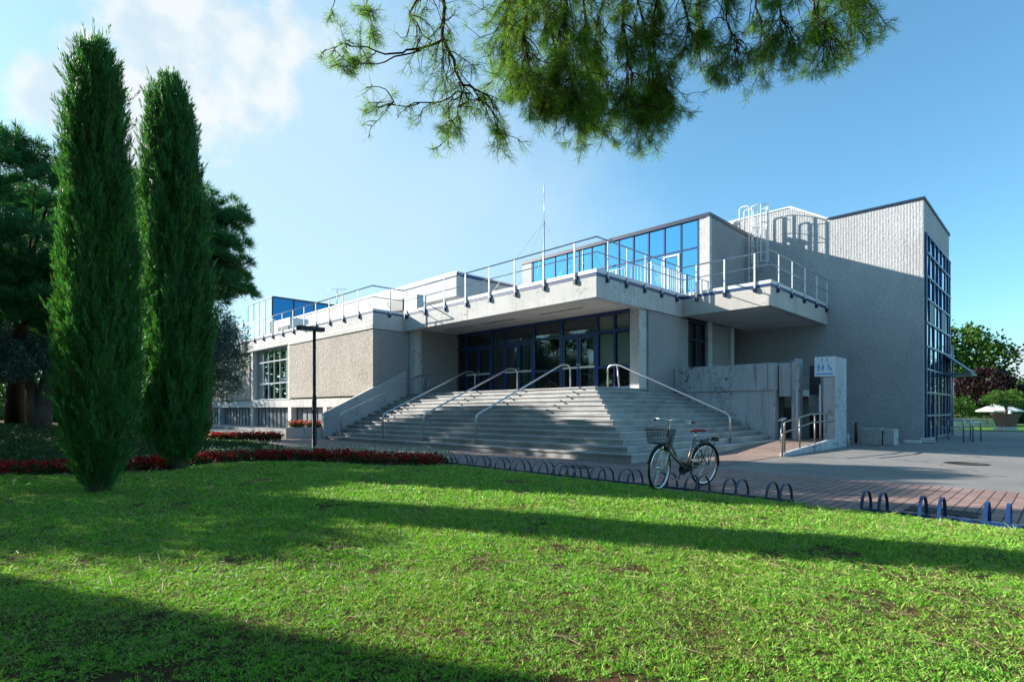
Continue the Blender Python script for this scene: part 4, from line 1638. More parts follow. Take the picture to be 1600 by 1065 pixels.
for z in np.linspace(zb_, zt_, 8):
    r = .006 if z > zt_ - .001 else .0022
    m.tube([bk(0, 0, z), bk(1, 0, z), bk(1, 1, z), bk(0, 1, z)], r, 5, closed=True)
for t in np.linspace(0, 1, 14):
    for a, b in (((t, 0), (t, 0)), ((t, 1), (t, 1)), ((0, t), (0, t)), ((1, t), (1, t))):
        m.tube([bk(a[0], a[1], zb_), bk(b[0], b[1], zt_)], .002, 4, cap=False)
    m.tube([bk(t, 0, zb_), bk(t, 1, zb_)], .002, 4, cap=False)
    m.tube([bk(0, t, zb_), bk(1, t, zb_)], .002, 4, cap=False)
m.tube([(.86, 0, .70), (1.0, 0, .69)], .008, 6)
m.build('basket', MT['dark'], BK, M=MF)
m = MB().lathe((0, 0, 0), [(.012, -.05), (.035, -.02), (.042, .02), (.038, .03)], 14)
m.build('headlight', MT['chrome'], BK, M=MF @ Matrix.Translation((.99, 0, .64)) @ Matrix.Rotation(R_(90), 4, 'Y'))
for cx, a0, a1, M in ((0, R_(-5), R_(175), MB_), (WB, R_(15), R_(150), MF)):
    m = MB()
    n = 24
    vs, fs = [], []
    for a in np.linspace(a0, a1, n):
        for y, dr in ((-.028, -.012), (-.018, .004), (0, .009), (.018, .004), (.028, -.012)):
            rr_ = WR + .016 + dr
            vs.append((cx - rr_ * math.cos(a) if cx == 0 else cx - rr_ * math.cos(math.pi - a), y, WR + rr_ * math.sin(a)))
    for i in range(n - 1):
        for k in range(4):
            fs.append((i * 5 + k, i * 5 + k + 1, (i + 1) * 5 + k + 1, (i + 1) * 5 + k))
    m.add(vs, fs, True)
    m.build('mudguard', MT['dark'], BK, M=M)
m = MB()
for s in (-1, 1):
    m.tube([(.22, .05 * s, .70), (-.22, .06 * s, .735)], .007, 6)
    m.tube([(-.02, .065 * s, WR), (-.16, .06 * s, .725)], .006, 6)
    m.tube([(-.02, .065 * s, WR), (.02, .06 * s, .715)], .006, 6)
for x in (.15, .03, -.09, -.21):
    m.tube([(x, -.06, .715), (x, .06, .715)], .006, 6)
m.box(-.27, -.22, -.05, .05, .70, .76)
m.build('luggage_rack', MT['dark'], BK, M=MB_)
m = MB()
m.tube(circ(.44, .285, .085, 24, y=-.05), .008, 6, closed=True)
m.tube([(.44, -.07, .285), (.44, .07, .285)], .016, 8)
m.tube([(.44, -.075, .285), (.50, -.08, .125)], .010, 6)
m.tube([(.44, .075, .285), (.38, .08, .445)], .010, 6)
m.prism([(.05, -.058, .30), (.05, -.058, .37), (.44, -.058, .385), (.54, -.058, .30), (.44, -.058, .20)], (0, .006, 0))
ck = m.build('crank', MT['dark'], BK, M=MB_)
for x, y, z in ((.50, -.13, .125), (.38, .13, .445)):
    MB().box(x - .045, x + .045, y - .045, y + .045, z - .012, z + .012).build('pedal', MT['galv'], ck, M=MB_)
MB().tube([(.36, .04, .26), (.26, .17, .01)], .010, 6).build('kickstand', MT['chrome'], BK, M=MB_)

# ---- planters by the stair wall
def blooms(cx, cy, z0, z1, hx, hy, n, size, rot=0.0):
    p = np.stack([rng.uniform(-hx, hx, n), rng.uniform(-hy, hy, n), np.zeros(n)], 1)
    c, s = math.cos(rot), math.sin(rot)
    q = p.copy()
    q[:, 0] = p[:, 0] * c - p[:, 1] * s + cx
    q[:, 1] = p[:, 0] * s + p[:, 1] * c + cy
    q[:, 2] = z0 + (z1 - z0) * rng.uniform(0, 1, n) ** .7
    return leaves(q, rand_dirs(n) + np.array([0, 0, .5]), rng.uniform(.7, 1.3, n) * size, rng.uniform(.6, 1.0, n) * size)


def flower_mesh(name, parts, parent=None):
    vs, fs, mi, o = [], [], [], 0
    mats = []
    for (v, f), mat in parts:
        vs.append(v); fs.append(f + o); o += len(v)
        mi.append(np.full(len(f), len(mats), np.int32)); mats.append(mat)
    ob = mesh_np(name, np.concatenate(vs), np.concatenate(fs), mats[0], parent)
    for mt in mats[1:]:
        ob.data.materials.append(mt)
    ob.data.polygons.foreach_set('material_index', np.concatenate(mi))
    return ob


for (px, lab) in ((465, 'left'), (493, 'right')):
    x, y, _ = at(px, 684, 22.9)
    t = thing('planter', (x, y, G), 'pale concrete flower box at the foot of the stair wall, the %s one' % ('left' if lab == 'left' else 'right'), 'planter', 'planters by the stair wall')
    m = MB().box(-.37, .37, -.30, .30, 0, .46)
    o = m.build('box', MT['conc_white'], t, bevel=.015, M=Matrix.Translation((x, y, G - .01)) @ Matrix.Rotation(R_(45), 4, 'Z'))
    f = flower_mesh('flowers', [(blooms(x, y, .52, .70, .30, .24, 420, .07, R_(45)), MT['flower_green']), (blooms(x, y, .62, .82, .32, .26, 260, .07, R_(45)), MT['orange_flower'])])
    tag(f, 'orange red flowers filling the %s planter' % lab, 'flowers', 'planter flowers')
# pot plants inside the glazing
for i, (x, c) in enumerate(((-15.3, 'a'), (-14.75, 'b'), (-12.0, 'c'), (-11.4, 'd'))):
    f = flower_mesh('potted_flowers', [(blooms(x, 17.45, 2.06, 2.30, .2, .15, 120, .09), MT['flower_green']), (blooms(x, 17.45, 2.12, 2.42, .2, .16, 90, .08), MT['pink_flower'])])
    tag(f, 'pink flowers standing low behind the entrance glass', 'flowers', 'pink flowers behind the entrance glass')

# ---- flower bed along the lawn
path = [(-13.9, .25), (-13.2, .95), (-12.75, 1.55), (-12.5, 2.45), (-13.4, 3.55), (-13.35, 4.75), (-12.2, 5.95), (-10.3, 6.62), (-9.3, 7.05)]
P = np.array(path)
seg = np.linalg.norm(np.diff(P, axis=0), axis=1)
cum = np.concatenate([[0], np.cumsum(seg)])


def along(n, lo, hi, t_lo=0.0):
    t = rng.uniform(t_lo * cum[-1], cum[-1], n)
    i = np.clip(np.searchsorted(cum, t) - 1, 0, len(seg) - 1)
    u = (t - cum[i]) / seg[i]
    c = P[i] + (P[i + 1] - P[i]) * u[:, None]
    d = (P[i + 1] - P[i]) / seg[i][:, None]
    nrm = np.stack([-d[:, 1], d[:, 0]], 1)          # outward, away from the lawn
    return c + nrm * rng.uniform(lo, hi, n)[:, None]


def bed(n, lo, hi, z0, z1, size, clump=True, t_lo=0.0):
    c = along(n // 14 if clump else n, lo, hi, t_lo)
    if clump:
        c = np.repeat(c, 14, 0)
        hgt = np.repeat(rng.uniform(.6, 1.15, len(c) // 14), 14)
        c = c + rng.normal(0, .05, c.shape)
    else:
        hgt = np.ones(len(c))
    z = G + z0 + (z1 - z0) * rng.uniform(0, 1, len(c)) ** .8 * hgt
    return leaves(np.column_stack([c, z]), rand_dirs(len(c)) + np.array([0, 0, .6]), rng.uniform(.6, 1.3, len(c)) * size, rng.uniform(.6, 1.1, len(c)) * size * .8)


fb = flower_mesh('flower_bed', [(bed(8000, -.30, .45, .0, .18, .07), MT['flower_green']), (bed(8500, -.28, .28, .05, .26, .055), MT['red_flower']), (bed(2100, .20, .48, .14, .33, .05, True, .42), MT['white_flower']), (bed(2500, .1, .45, .06, .25, .055), MT['red_flower'])])
tag(fb, 'winding bed of dark red and white flowers along the lawn edge', 'flower bed', None, 'stuff')
c = []
px_, py_, _ = at(382, 688, 21.2)
fb2 = flower_mesh('small_flower_bed', [(blooms(px_, py_, G, G + .22, 1.4, .3, 1500, .09, R_(45)), MT['flower_green']), (blooms(px_, py_, G + .05, G + .30, 1.4, .32, 1300, .08, R_(45)), MT['red_flower'])])
tag(fb2, 'short far bed of dark red flowers near the wing basement', 'flower bed', None, 'stuff')
# ================================================================== trees
def interp(h, prof):
    p = np.array(prof)
    return np.interp(h, p[:, 0], p[:, 1])


def cypress(x, y, z0, prof, lean, n_spray, per, label, group, ll=.075, lw=.010):
    H = prof[-1][0]
    prof = [(h, r * .755) for h, r in prof]
    t = thing('cypress_tree', (x, y, z0), label, 'cypress', group)
    cx = lambda h: x + lean[0] * (h / H) ** 1.2
    cy = lambda h: y + lean[1] * (h / H) ** 1.2
    m = MB()
    hs = np.linspace(-.06, H * .8, 9)
    m.tube([(cx(max(h, 0)), cy(max(h, 0)), z0 + h) for h in hs], [.13 if h < .05 else .11 * (1 - h / H) + .012 for h in hs], 10)
    m.build('trunk', MT['bark_grey'], t)
    # pick heights with weight = radius
    hh = rng.uniform(prof[0][0], H, n_spray * 3)
    keep = rng.uniform(0, 1, len(hh)) < (interp(hh, prof) / max(p[1] for p in prof) * .85 + .15)
    hh = hh[keep][:n_spray]
    n = len(hh)
    a = rng.uniform(0, 2 * math.pi, n)
    lob = 1 + .12 * np.sin(3 * a + hh * 1.1) + .10 * np.sin(7 * a - hh * 2.3) + .08 * np.sin(12 * a + hh * 4)
    r = interp(hh, prof) * lob * (1 - .42 * rng.uniform(0, 1, n) ** 2.2) - .03
    strag = rng.uniform(0, 1, n) < .05
    r = np.where(strag, r * 1.08, r)
    gap = (np.sin(5 * a + hh * 3.1) * np.sin(hh * 5.3 + 2 * a) > .82)
    r = np.where(gap, r * .8, r)
    out = np.stack([np.cos(a), np.sin(a), np.zeros(n)], 1)
    base = np.stack([cx(hh) + out[:, 0] * r, cy(hh) + out[:, 1] * r, z0 + hh], 1)
    d = unit(np.array([0, 0, 1.0]) + out * rng.uniform(.05, .42, n)[:, None] + rng.normal(0, .14, (n, 3)))
    # sprays below the skirt hang out more
    L = rng.uniform(.16, .36, n) * np.where(strag, 1.7, 1)
    base[:, 2] -= L * .5
    u = np.tile(np.linspace(0.0, 1.0, per), n)
    bi = np.repeat(np.arange(n), per)
    side = unit(np.cross(d[bi], rand_dirs(n * per)))
    taper = (1 - u) ** .7
    pos = base[bi] + d[bi] * (L[bi] * u)[:, None] + side * (.035 * taper * rng.uniform(0, 1, n * per))[:, None]
    ld = unit(d[bi] + side * (.5 * rng.uniform(.1, 1, n * per))[:, None])
    v, f = leaves(pos, ld, rng.uniform(.7, 1.3, n * per) * ll, rng.uniform(.7, 1.3, n * per) * lw)
    # dim inner body, so the middle is closed
    ns, nh = 26, 40
    cv, cf = [], []
    hs = np.linspace(prof[0][0] + .1, H - .35, nh)
    for h in hs:
        for k in range(ns):
            aa = 2 * math.pi * k / ns
            rr_ = interp(h, prof) * (.70 + .10 * math.sin(3 * aa + h * 1.1) + .06 * math.sin(8 * aa + 5 * h))
            cv.append((cx(h) + rr_ * math.cos(aa), cy(h) + rr_ * math.sin(aa), z0 + h))
    for i in range(nh - 1):
        for k in range(ns):
            cf.append((i * ns + k, i * ns + (k + 1) % ns, (i + 1) * ns + (k + 1) % ns, (i + 1) * ns + k))
    cv = np.array(cv); cf = np.array(cf)
    mesh_np('crown', np.concatenate([v, cv]), np.concatenate([f, cf + len(v)]), MT['cypress'], t)
    return t


C1 = [(.07, .13), (.28, .25), (.47, .38), (.84, .50), (1.56, .575), (2.47, .60), (3.38, .555), (4.29, .475), (5.2, .42), (5.9, .34), (6.15, .22), (6.32, .05)]
C2 = [(.26, .22), (.40, .46), (.7, .64), (1.72, .745), (2.99, .765), (4.26, .72), (5.53, .635), (6.8, .51), (7.25, .42), (7.5, .28), (7.66, .08)]
cypress(-9.62, 1.32, G, C1, (.02, -.06), 5000, 36, 'dark columnar cypress in front on the lawn, the leftmost and largest in view', 'cypress trees on the lawn')
cypress(-12.30, 2.93, G, C2, (-.08, -.11), 5600, 34, 'dark columnar cypress with pale bare foot beside the flower bed', 'cypress trees on the lawn', .09, .012)
C3 = [(.22, .12), (.4, .32), (1.2, .50), (2.5, .52), (4.2, .46), (5.6, .30), (6.3, .05)]
cypress(-9.53, -2.42, G, C3, (0, 0), 3200, 26, 'cypress standing outside the picture whose shadow crosses the near lawn', 'cypress trees on the lawn', .085, .013)


def crown_leaves(blobs, n, size, ratio, up=.2, shell=.55):
    """leaves spread through a union of ellipsoids, grouped in clumps"""
    vol = np.array([b[3] * b[4] * b[5] for b in blobs]) ** .67
    per = np.maximum(1, (n * vol / vol.sum()).astype(int))
    P_, D_ = [], []
    for b, k in zip(blobs, per):
        nc = max(6, k // 26)
        cd = rand_dirs(nc)
        rad = rng.uniform(shell, 1.0, nc) ** .6
        cc = cd * rad[:, None]
        i = rng.integers(0, nc, k)
        q = cc[i] + rng.normal(0, .13, (k, 3))
        P_.append(np.array(b[:3]) + q * np.array(b[3:6]))
        D_.append(unit(cd[i] * .7 + rand_dirs(k) + np.array([0, 0, up])))
    P_ = np.concatenate(P_); D_ = np.concatenate(D_)
    m_ = len(P_)
    return leaves(P_, D_, rng.uniform(.6, 1.3, m_) * size, rng.uniform(.6, 1.2, m_) * size * ratio)


def limbs(m, base, tops, r0):
    for q in tops:
        b, q = Vector(base), Vector(q)
        mid = b.lerp(q, .5) + Vector((random.uniform(-.2, .2), random.uniform(-.2, .2), random.uniform(0, .3)))
        m.tube([b, b.lerp(mid, .6), mid, mid.lerp(q, .6), q], [r0, r0 * .85, r0 * .65, r0 * .4, r0 * .12], 7)


def broad_tree(name, base, trunk_h, blobs, n, size, mat, label, cat='tree', group=None, ratio=.6, bark='bark', r0=.16, up=.2):
    t = thing(name, base, label, cat, group)
    m = MB()
    b = Vector(base)
    tp = b + Vector((0, 0, trunk_h))
    m.tube([b - Vector((0, 0, .1)), b + Vector((.02, 0, trunk_h * .4)), tp], [r0 * 1.35, r0, r0 * .85], 9)
    limbs(m, tp - Vector((0, 0, .1)), [Vector(q[:3]) + Vector((0, 0, q[5] * .2)) for q in blobs], r0 * .7)
    m.build('trunk', MT[bark], t)
    v, f = crown_leaves(blobs, n, size, ratio, up)
    mesh_np('crown', v, f, MT[mat], t)
    return t


def pine_tree(base, lean_top, clusters, label, group, needles=16, tufts=60, nl=.20, nw=.020, r0=.2, cr=.62):
    """umbrella pine: limbs that end in rounded pads of needle tufts"""
    t = thing('pine_tree', base, label, 'pine', group)
    m = MB()
    b, tp = Vector(base), Vector(lean_top)
    pts = [b - Vector((0, 0, .15)), b.lerp(tp, .33) + Vector((.1, -.05, 0)), b.lerp(tp, .66), tp]
    m.tube(pts, [r0 * 1.5, r0 * 1.1, r0 * .9, r0 * .6], 10)
    limbs(m, pts[2], [c[:3] for c in clusters[::4]], r0 * .26)
    m.build('trunk', MT['bark'], t)
    P_, D_ = [], []
    for (x, y, z, s) in clusters:
        d = rand_dirs(tufts)
        d[:, 2] = np.abs(d[:, 2]) * 1.0 - .35
        d = unit(d)
        c = np.array([x, y, z]) + d * np.array([cr, cr, cr * .62]) * s * rng.uniform(.55, 1.05, tufts)[:, None]
        ax_ = unit(d * .8 + np.array([0, 0, .75]) + rng.normal(0, .25, (tufts, 3)))
        P_.append(np.repeat(c, needles, 0))
        nd = unit(np.repeat(ax_, needles, 0) + rand_dirs(tufts * needles) * .95)
        D_.append(nd)
    P_ = np.concatenate(P_); D_ = np.concatenate(D_)
    k = len(P_)
    v, f = leaves(P_, D_, rng.uniform(.7, 1.2, k) * nl, nw)
    mesh_np('crown', v, f, MT['pine'], t)
    return t


def pads(cx, cy, cz, rx, rz, n, s=(.8, 1.35), flat=1.0):
    out = []
    for _ in range(n):
        d = rand_dirs(1)[0]
        k = rng.uniform(.45, 1.0) ** .5
        out.append((cx + d[0] * rx * k, cy + d[1] * rx * k, cz + d[2] * rz * k * flat, rng.uniform(*s)))
    return out


def lpt(px, py, d):
    return at(px, py, d)


# the two stone pines behind the cypresses
ax_, ay_, _ = at(24, 600, 23.0)
zb0 = float(z_lawn2(np.array([ax_]), np.array([ay_]))[0])
cA = at(38, 330, 16.2)
pine_tree((ax_, ay_, zb0), (cA[0], cA[1], 6.0), pads(cA[0], cA[1], 6.8, 2.35, 2.4, 130) + pads(cA[0] - .2, cA[1] + .2, 4.5, 2.1, .8, 34), 'big dark stone pine at the left edge, behind the leftmost cypress', 'stone pines', r0=.24, cr=.5, nl=.26, nw=.02, tufts=52)
bx_, by_, _ = at(221, 600, 21.0)
zb1 = float(z_lawn2(np.array([bx_]), np.array([by_]))[0])
cBl = []
for (px, py, d, n, rx, rz) in ((225, 345, 17, 38, 1.3, 1.5), (280, 368, 17, 40, 1.3, 1.4), (335, 370, 17.2, 22, .75, 1.45), (352, 410, 17, 10, .5, .8), (352, 442, 19, 18, .8, .7), (200, 420, 17, 18, 1.2, 1.0)):
    c = at(px, py, d)
    cBl += pads(c[0], c[1], c[2], rx, rz, n, (.6, 1.05))
tpB = at(255, 430, 17.5)
pine_tree((bx_, by_, zb1), tpB, cBl, 'stone pine between and behind the two cypresses, its crown showing to the right', 'stone pines', r0=.2, cr=.42, nl=.27, nw=.018, tufts=44)


cx_, cy_ = .905 * -30 - .425 * 16.2, .425 * -30 + .905 * 16.2
zb2 = float(z_lawn2(np.array([cx_]), np.array([cy_]))[0])
pine_tree((cx_ - .4, cy_, zb2), (cx_, cy_, 8.2), pads(cx_, cy_, 9.3, 2.3, 2.3, 100, (1.0, 1.6)), 'tall stone pine farther back, behind the one at the left edge', 'stone pines', r0=.24, needles=14, tufts=50, nl=.26, nw=.03)


def olive(px, d, blobs_px, label, n, trunks, group='olive trees', size=.13):
    bx, by, _ = at(px, 600, d)
    zb = float(z_lawn2(np.array([bx]), np.array([by]))[0])
    t = thing('olive_tree', (bx, by, zb), label, 'olive tree', group)
    m = MB()
    for (dx, dz, r) in trunks:
        tp = Vector(at(px + dx, HY - dz, d))
        b = Vector((bx, by, zb - .1))
        m.tube([b, b.lerp(tp, .4) + Vector((.05, .08, 0)), b.lerp(tp, .75), tp], [r * 1.5, r, r * .8, r * .4], 9)
        limbs(m, tp, [Vector(at(q[0], q[1], q[2])) for q in blobs_px[:3]], r * .4)
    m.build('trunk', MT['bark_grey'], t)
    bl = []
    for (qx, qy, qd, r, rz) in blobs_px:
        c = at(qx, qy, qd)
        bl.append((c[0], c[1], c[2], r, r, rz))
    v, f = crown_leaves(bl, n, size, .32, .35, .35)
    mesh_np('crown', v, f, MT['olive'], t)


olive(60, 20.0, [(20, 525, 19.6, 1.5, 1.25), (70, 520, 20, 1.4, 1.3), (-30, 535, 19.5, 1.3, 1.1), (110, 545, 20.5, 1.2, 1.0), (58, 565, 19.3, 1.1, .7), (5, 570, 19.2, .9, .6)], 'grey green olive tree with thick twisted trunks at the left edge', 42000, [(-18, 70, .22), (14, 62, .25), (28, 80, .18)])
olive(318, 23.0, [(300, 545, 23, 1.7, 1.6), (345, 560, 23, 1.05, 1.5), (365, 535, 23.2, .62, .95), (330, 510, 23, 1.0, .9), (270, 540, 23.5, 1.3, 1.2), (350, 600, 22.8, .7, .7)], 'grey green olive tree half hidden by the second cypress, against the wing', 30000, [(-8, 60, .16), (12, 66, .14)], size=.13)

# round trees outside the picture on the left: their shade lies on the lawn
for (s, n_, h, r, lab) in ((-16.0, 4.0, 5.5, 1.3, 'round tree out of view on the left shading the lawn, the nearer one'), (-20.0, 6.55, 6.3, 1.15, 'round tree out of view on the left shading the lawn, the farther one'), (-27.0, 3.2, 6.6, 1.6, 'round tree out of view far left shading the grass bank, the nearer one'), (-26.0, 7.2, 6.4, 1.5, 'round tree out of view far left shading the grass bank, the farther one'), (-31.0, 9.6, 8.2, 2.1, 'tall round tree out of view far left shading the pine trunks, the nearer one'), (-33.0, 13.0, 8.4, 2.0, 'tall round tree out of view far left shading the pine trunks, the farther one')):
    X_, Y_ = .905 * s - .425 * n_, .425 * s + .905 * n_
    zz_ = float(z_lawn2(np.array([X_]), np.array([Y_]))[0])
    broad_tree('round_tree', (X_, Y_, zz_ - .05), h - 2 * r - .2, [(X_, Y_, h - r, r, r, r), (X_, Y_, h - .75, r * .8, r * .8, .75), (X_ - .3, Y_ + .1, h - 2.0 * r, r * 1.1, r * 1.1, r), (X_ - .2, Y_ - .1, h - 2.9 * r, r * 1.0, r * 1.0, r * .9), (X_, Y_, h * .3, r, r, h * .16)], int(9000 * max(1, r)), .19, 'broad', lab, 'tree', 'shade trees outside the picture')

# unseen trees added behind the camera to close off part of the sky light
for i, (X_, Y_, h, r) in enumerate(((6, -12, 11, 4.2), (15, -9, 12, 4.6), (24, -4, 12, 4.8), (-4, -17, 11, 4.2), (32, 6, 12, 5.0), (-14, -24, 11, 4.5), (12, -22, 14, 5.5), (26, -18, 14, 5.5), (-17, -14.5, 12, 4.2), (-27, -18, 13, 4.6))):
    broad_tree('sky_blocking_tree', (X_, Y_, G), h * .35, [(X_, Y_, h - r * .8, r, r, r * .85), (X_ + r * .5, Y_, h * .45, r * .85, r * .85, r * .7), (X_ - r * .5, Y_ + .3, h * .42, r * .85, r * .85, r * .7), (X_, Y_, 2.0, r * .8, r * .8, 1.6)], 3600, .55, 'broad', 'large unseen tree added behind the camera to block sky light, mirrored in windows', 'tree', 'added trees behind the camera', r0=.3)

X_, Y_ = -9.6, -6.6  # unseen pine put in as a canopy against sky light
pine_tree((X_, Y_, G), (X_, Y_, 8.6), pads(X_ + .6, Y_ + .6, 10.2, 4.2, 1.0, 90, (1.2, 1.9)), 'unseen umbrella pine added left of the camera to keep sky light off the near lawn', 'sky blocking pines over the lawn', r0=.26, needles=12, tufts=44, nl=.36, nw=.06, cr=.7)

# background left: hedge and trees
def hedge(name, pts, h, w, n, size, mat, label, z0=None):
    pts = np.array(pts)
    sg_ = np.linalg.norm(np.diff(pts, axis=0), axis=1)
    cu = np.concatenate([[0], np.cumsum(sg_)])
    t = rng.uniform(0, cu[-1], n)
    i = np.clip(np.searchsorted(cu, t) - 1, 0, len(sg_) - 1)
    d = (pts[i + 1] - pts[i]) / sg_[i][:, None]
    c = pts[i] + d * (t - cu[i])[:, None]
    nr = np.stack([-d[:, 1], d[:, 0]], 1)
    side = rng.uniform(-1, 1, n)
    z = rng.uniform(0, 1, n)
    edge = rng.uniform(0, 1, n) < .6
    z = np.where(edge & (rng.uniform(0, 1, n) < .4), 1.0, z)
    side = np.where(edge & (z < 1), np.sign(side), side)
    hh = h * (1 + .07 * np.sin(t * 1.9) + .05 * np.sin(t * 5.3))
    pos = np.column_stack([c + nr * (side * w * .5)[:, None], z0 + z * hh])
    pos += rng.normal(0, size * .5, pos.shape)
    v, f = leaves(pos, rand_dirs(n) + np.array([0, 0, .3]), rng.uniform(.6, 1.3, n) * size, rng.uniform(.5, 1.0, n) * size * .7)
    # solid heart of twigs
    cv, cf = [], []
    for k in range(len(pts)):
        dd = pts[min(k + 1, len(pts) - 1)] - pts[max(k - 1, 0)]
        dd = dd / np.linalg.norm(dd)
        nn = np.array([-dd[1], dd[0]])
        for sd_, zz_ in ((-.42, 0), (.42, 0), (.42, .9), (-.42, .9)):
            q = pts[k] + nn * sd_ * w
            cv.append((q[0], q[1], z0 + zz_ * h))
    for k in range(len(pts) - 1):
        for q in range(4):
            cf.append((k * 4 + q, k * 4 + (q + 1) % 4, (k + 1) * 4 + (q + 1) % 4, (k + 1) * 4 + q))
    cv = np.array(cv); cf = np.array(cf)
    o = mesh_np(name, np.concatenate([v, cv]), np.concatenate([f, cf + len(v)]), MT[mat])
    return tag(o, label, 'hedge')


hl = [at(px, 600, 31)[:2] for px in (-260, -120, 0, 110, 230)]
hedge('hedge', hl, 1.0, 1.2, 9000, .13, 'hedge', 'clipped yellow green hedge far left beyond the olive trunks', .62)
for i, (px, d, h, r) in enumerate(((-40, 40, 12.5, 4.6), (70, 44, 13.0, 4.8), (170, 42, 9.5, 3.8), (255, 48, 7.0, 3.3), (-170, 42, 13, 5.0), (-330, 40, 13, 5))):
    x, y, _ = at(px, 600, d)
    z = .55
    bl = [(x, y, h - r * .8, r, r, r * .8), (x + r * .5, y + .4, h * .45, r * .8, r * .8, r * .7), (x - r * .5, y - .4, h * .40, r * .8, r * .8, r * .7), (x, y - r * .3, 1.9, r * .9, r * .9, 1.4)]
    broad_tree('background_tree', (x, y, z), h * .4, bl, 5200, .34, 'broad', 'dark leafy tree in the row far behind the stone pines', 'tree', 'trees far behind the pines', r0=.2)

for i, (px, d, r) in enumerate(((-60, 34, 2.0), (0, 35, 2.1), (62, 34, 1.9), (125, 36, 2.0))):
    x, y, _ = at(px, 600, d)
    broad_tree('shrub', (x, y, .55), .5, [(x, y, 1.9, r, r, 1.5), (x + .8, y + .5, 1.5, r, r, 1.2)], 3000, .24, 'broad', 'dark evergreen shrub behind the hedge at the far left', 'shrub', 'evergreen shrubs behind the far left hedge', r0=.07)

# background right
sheet('far_lawn', [(-8, 41.5), (-2.5, 40.5), (30, 34), (60, 60), (60, 120), (-20, 120), (-20, 44)], G + .004, MT['far_grass'])
x, y, _ = at(1500, 600, 46)
broad_tree('leafy_tree', (x, y, G), 2.2, [(x - .3, y, 6.1, 2.5, 2.5, 2.1), (x + 1.4, y + .7, 5.2, 2.1, 2.1, 2.0), (x - 1.6, y - 1, 5.2, 1.8, 1.8, 2.0), (x + .3, y, 3.7, 2.8, 2.8, 1.7), (x + 2.2, y + 1.4, 4.2, 1.3, 1.3, 1.2), (x + .2, y, 7.4, 1.2, 1.2, .8)], 11000, .30, 'broad', 'tall round green tree to the right of the tower', 'tree', ratio=.7, r0=.25)
x, y, _ = at(1538, 600, 41)
broad_tree('copper_tree', (x, y, G), 1.3, [(x, y, 2.9, 1.7, 1.7, 1.2), (x + 1.0, y + .8, 2.7, 1.3, 1.3, .9), (x - 1.1, y - .8, 2.3, 1.2, 1.2, .9), (x + .3, y + .2, 3.8, .9, .9, .6), (x + 1.9, y + 1.5, 2.3, .8, .8, .7)], 6500, .22, 'copper', 'dark purple leaved tree in front of the tall green one', 'tree', ratio=.7, r0=.14)
x, y, _ = at(1597, 600, 52)
broad_tree('leafy_tree', (x, y, G), 1.5, [(x, y, 3.0, 1.8, 1.8, 1.4), (x + 2.4, y + 1, 3.2, 2.2, 2.2, 1.6), (x, y, 1.6, 2.2, 2.2, 1.2)], 4500, .28, 'broad', 'lower green tree at the right edge behind the purple one', 'tree', ratio=.7)
hr = [at(px, 600, 48)[:2] for px in (1380, 1470, 1560, 1660, 1800)]
hedge('hedge', hr, 1.9, 1.6, 9000, .2, 'flower_green', 'dark hedge behind the parasols at the right', G)
hr = [at(px, 600, 38)[:2] for px in (1462, 1490, 1520, 1552)]
hedge('shrub_border', hr, .62, .9, 3500, .12, 'flower_green', 'low planted border beside the far stone wall', G)
for (px, d, r) in ((1478, 40, 1.5), (1502, 42, 1.6)):
    x, y, _ = at(px, 600, d)
    broad_tree('shrub', (x, y, G), .3, [(x, y, 1.3, r, r, 1.3), (x + .4, y, .9, r * 1.1, r * 1.1, .9)], 2600, .2, 'hedge' if px > 1490 else 'broad', 'dark green shrub close to the tower, %s' % ('left one' if px < 1490 else 'right one'), 'shrub', 'shrubs right of the tower', r0=.06)
# off to the right: what the tower glass mirrors
for i, (px, d, h) in enumerate(((1680, 60, 8.5), (1760, 56, 9), (1900, 50, 8))):
    x, y, _ = at(px, 600, d)
    broad_tree('mirrored_tree', (x, y, G), 2.0, [(x, y, h - 2.6, 3.2, 3.2, 2.6), (x + 1.4, y, h - 4.6, 3.0, 3.0, 2.2), (x - 1.5, y, h - 5, 2.8, 2.8, 2.2)], 3500, .36, 'broad', 'tree outside the picture mirrored in the tower glass', 'tree', 'trees mirrored in the tower glass', r0=.22)
m = MB()
p0, p1 = Vector(at(1490, 600, 37)), Vector(at(1556, 600, 36.5))
d_ = (p1 - p0).normalized(); nn = Vector((-d_.y, d_.x, 0)) * .3
m.prism([(p0.x, p0.y, G - .02), (p1.x, p1.y, G - .02), (p1.x + nn.x, p1.y + nn.y, G - .02), (p0.x + nn.x, p0.y + nn.y, G - .02)], (0, 0, .60))
simple('low_wall', m, MT['stone'], 'low grey stone wall below the parasol', 'wall', None, .02)


def parasol(px, d, rim_z, top_z, r, label, closed=False):
    x, y, _ = at(px, 600, d)
    t = thing('parasol', (x, y, G), label, 'parasol', 'white parasols')
    m = MB()
    if closed:
        m.lathe((x, y, 0), [(.04, rim_z), (.26, rim_z + .05), (.16, (rim_z + top_z) / 2), (.03, top_z)], 10)
    else:
        n = 8
        vs = [(x, y, top_z), ] + [(x + r * math.cos(2 * math.pi * k / n), y + r * math.sin(2 * math.pi * k / n), rim_z) for k in range(n)]
        vs += [(x, y, top_z - .03)] + [(x + r * .99 * math.cos(2 * math.pi * k / n), y + r * .99 * math.sin(2 * math.pi * k / n), rim_z - .07) for k in range(n)]
        fs = [(0, 1 + k, 1 + (k + 1) % n) for k in range(n)] + [(9, 10 + (k + 1) % n, 10 + k) for k in range(n)] + [(1 + k, 10 + k, 10 + (k + 1) % n, 1 + (k + 1) % n) for k in range(n)]
        m.add(vs, fs)
    m.build('canopy', MT['fabric'], t)
    MB().tube([(x, y, G), (x, y, top_z)], .03, 8).build('pole', MT['galv'], t)


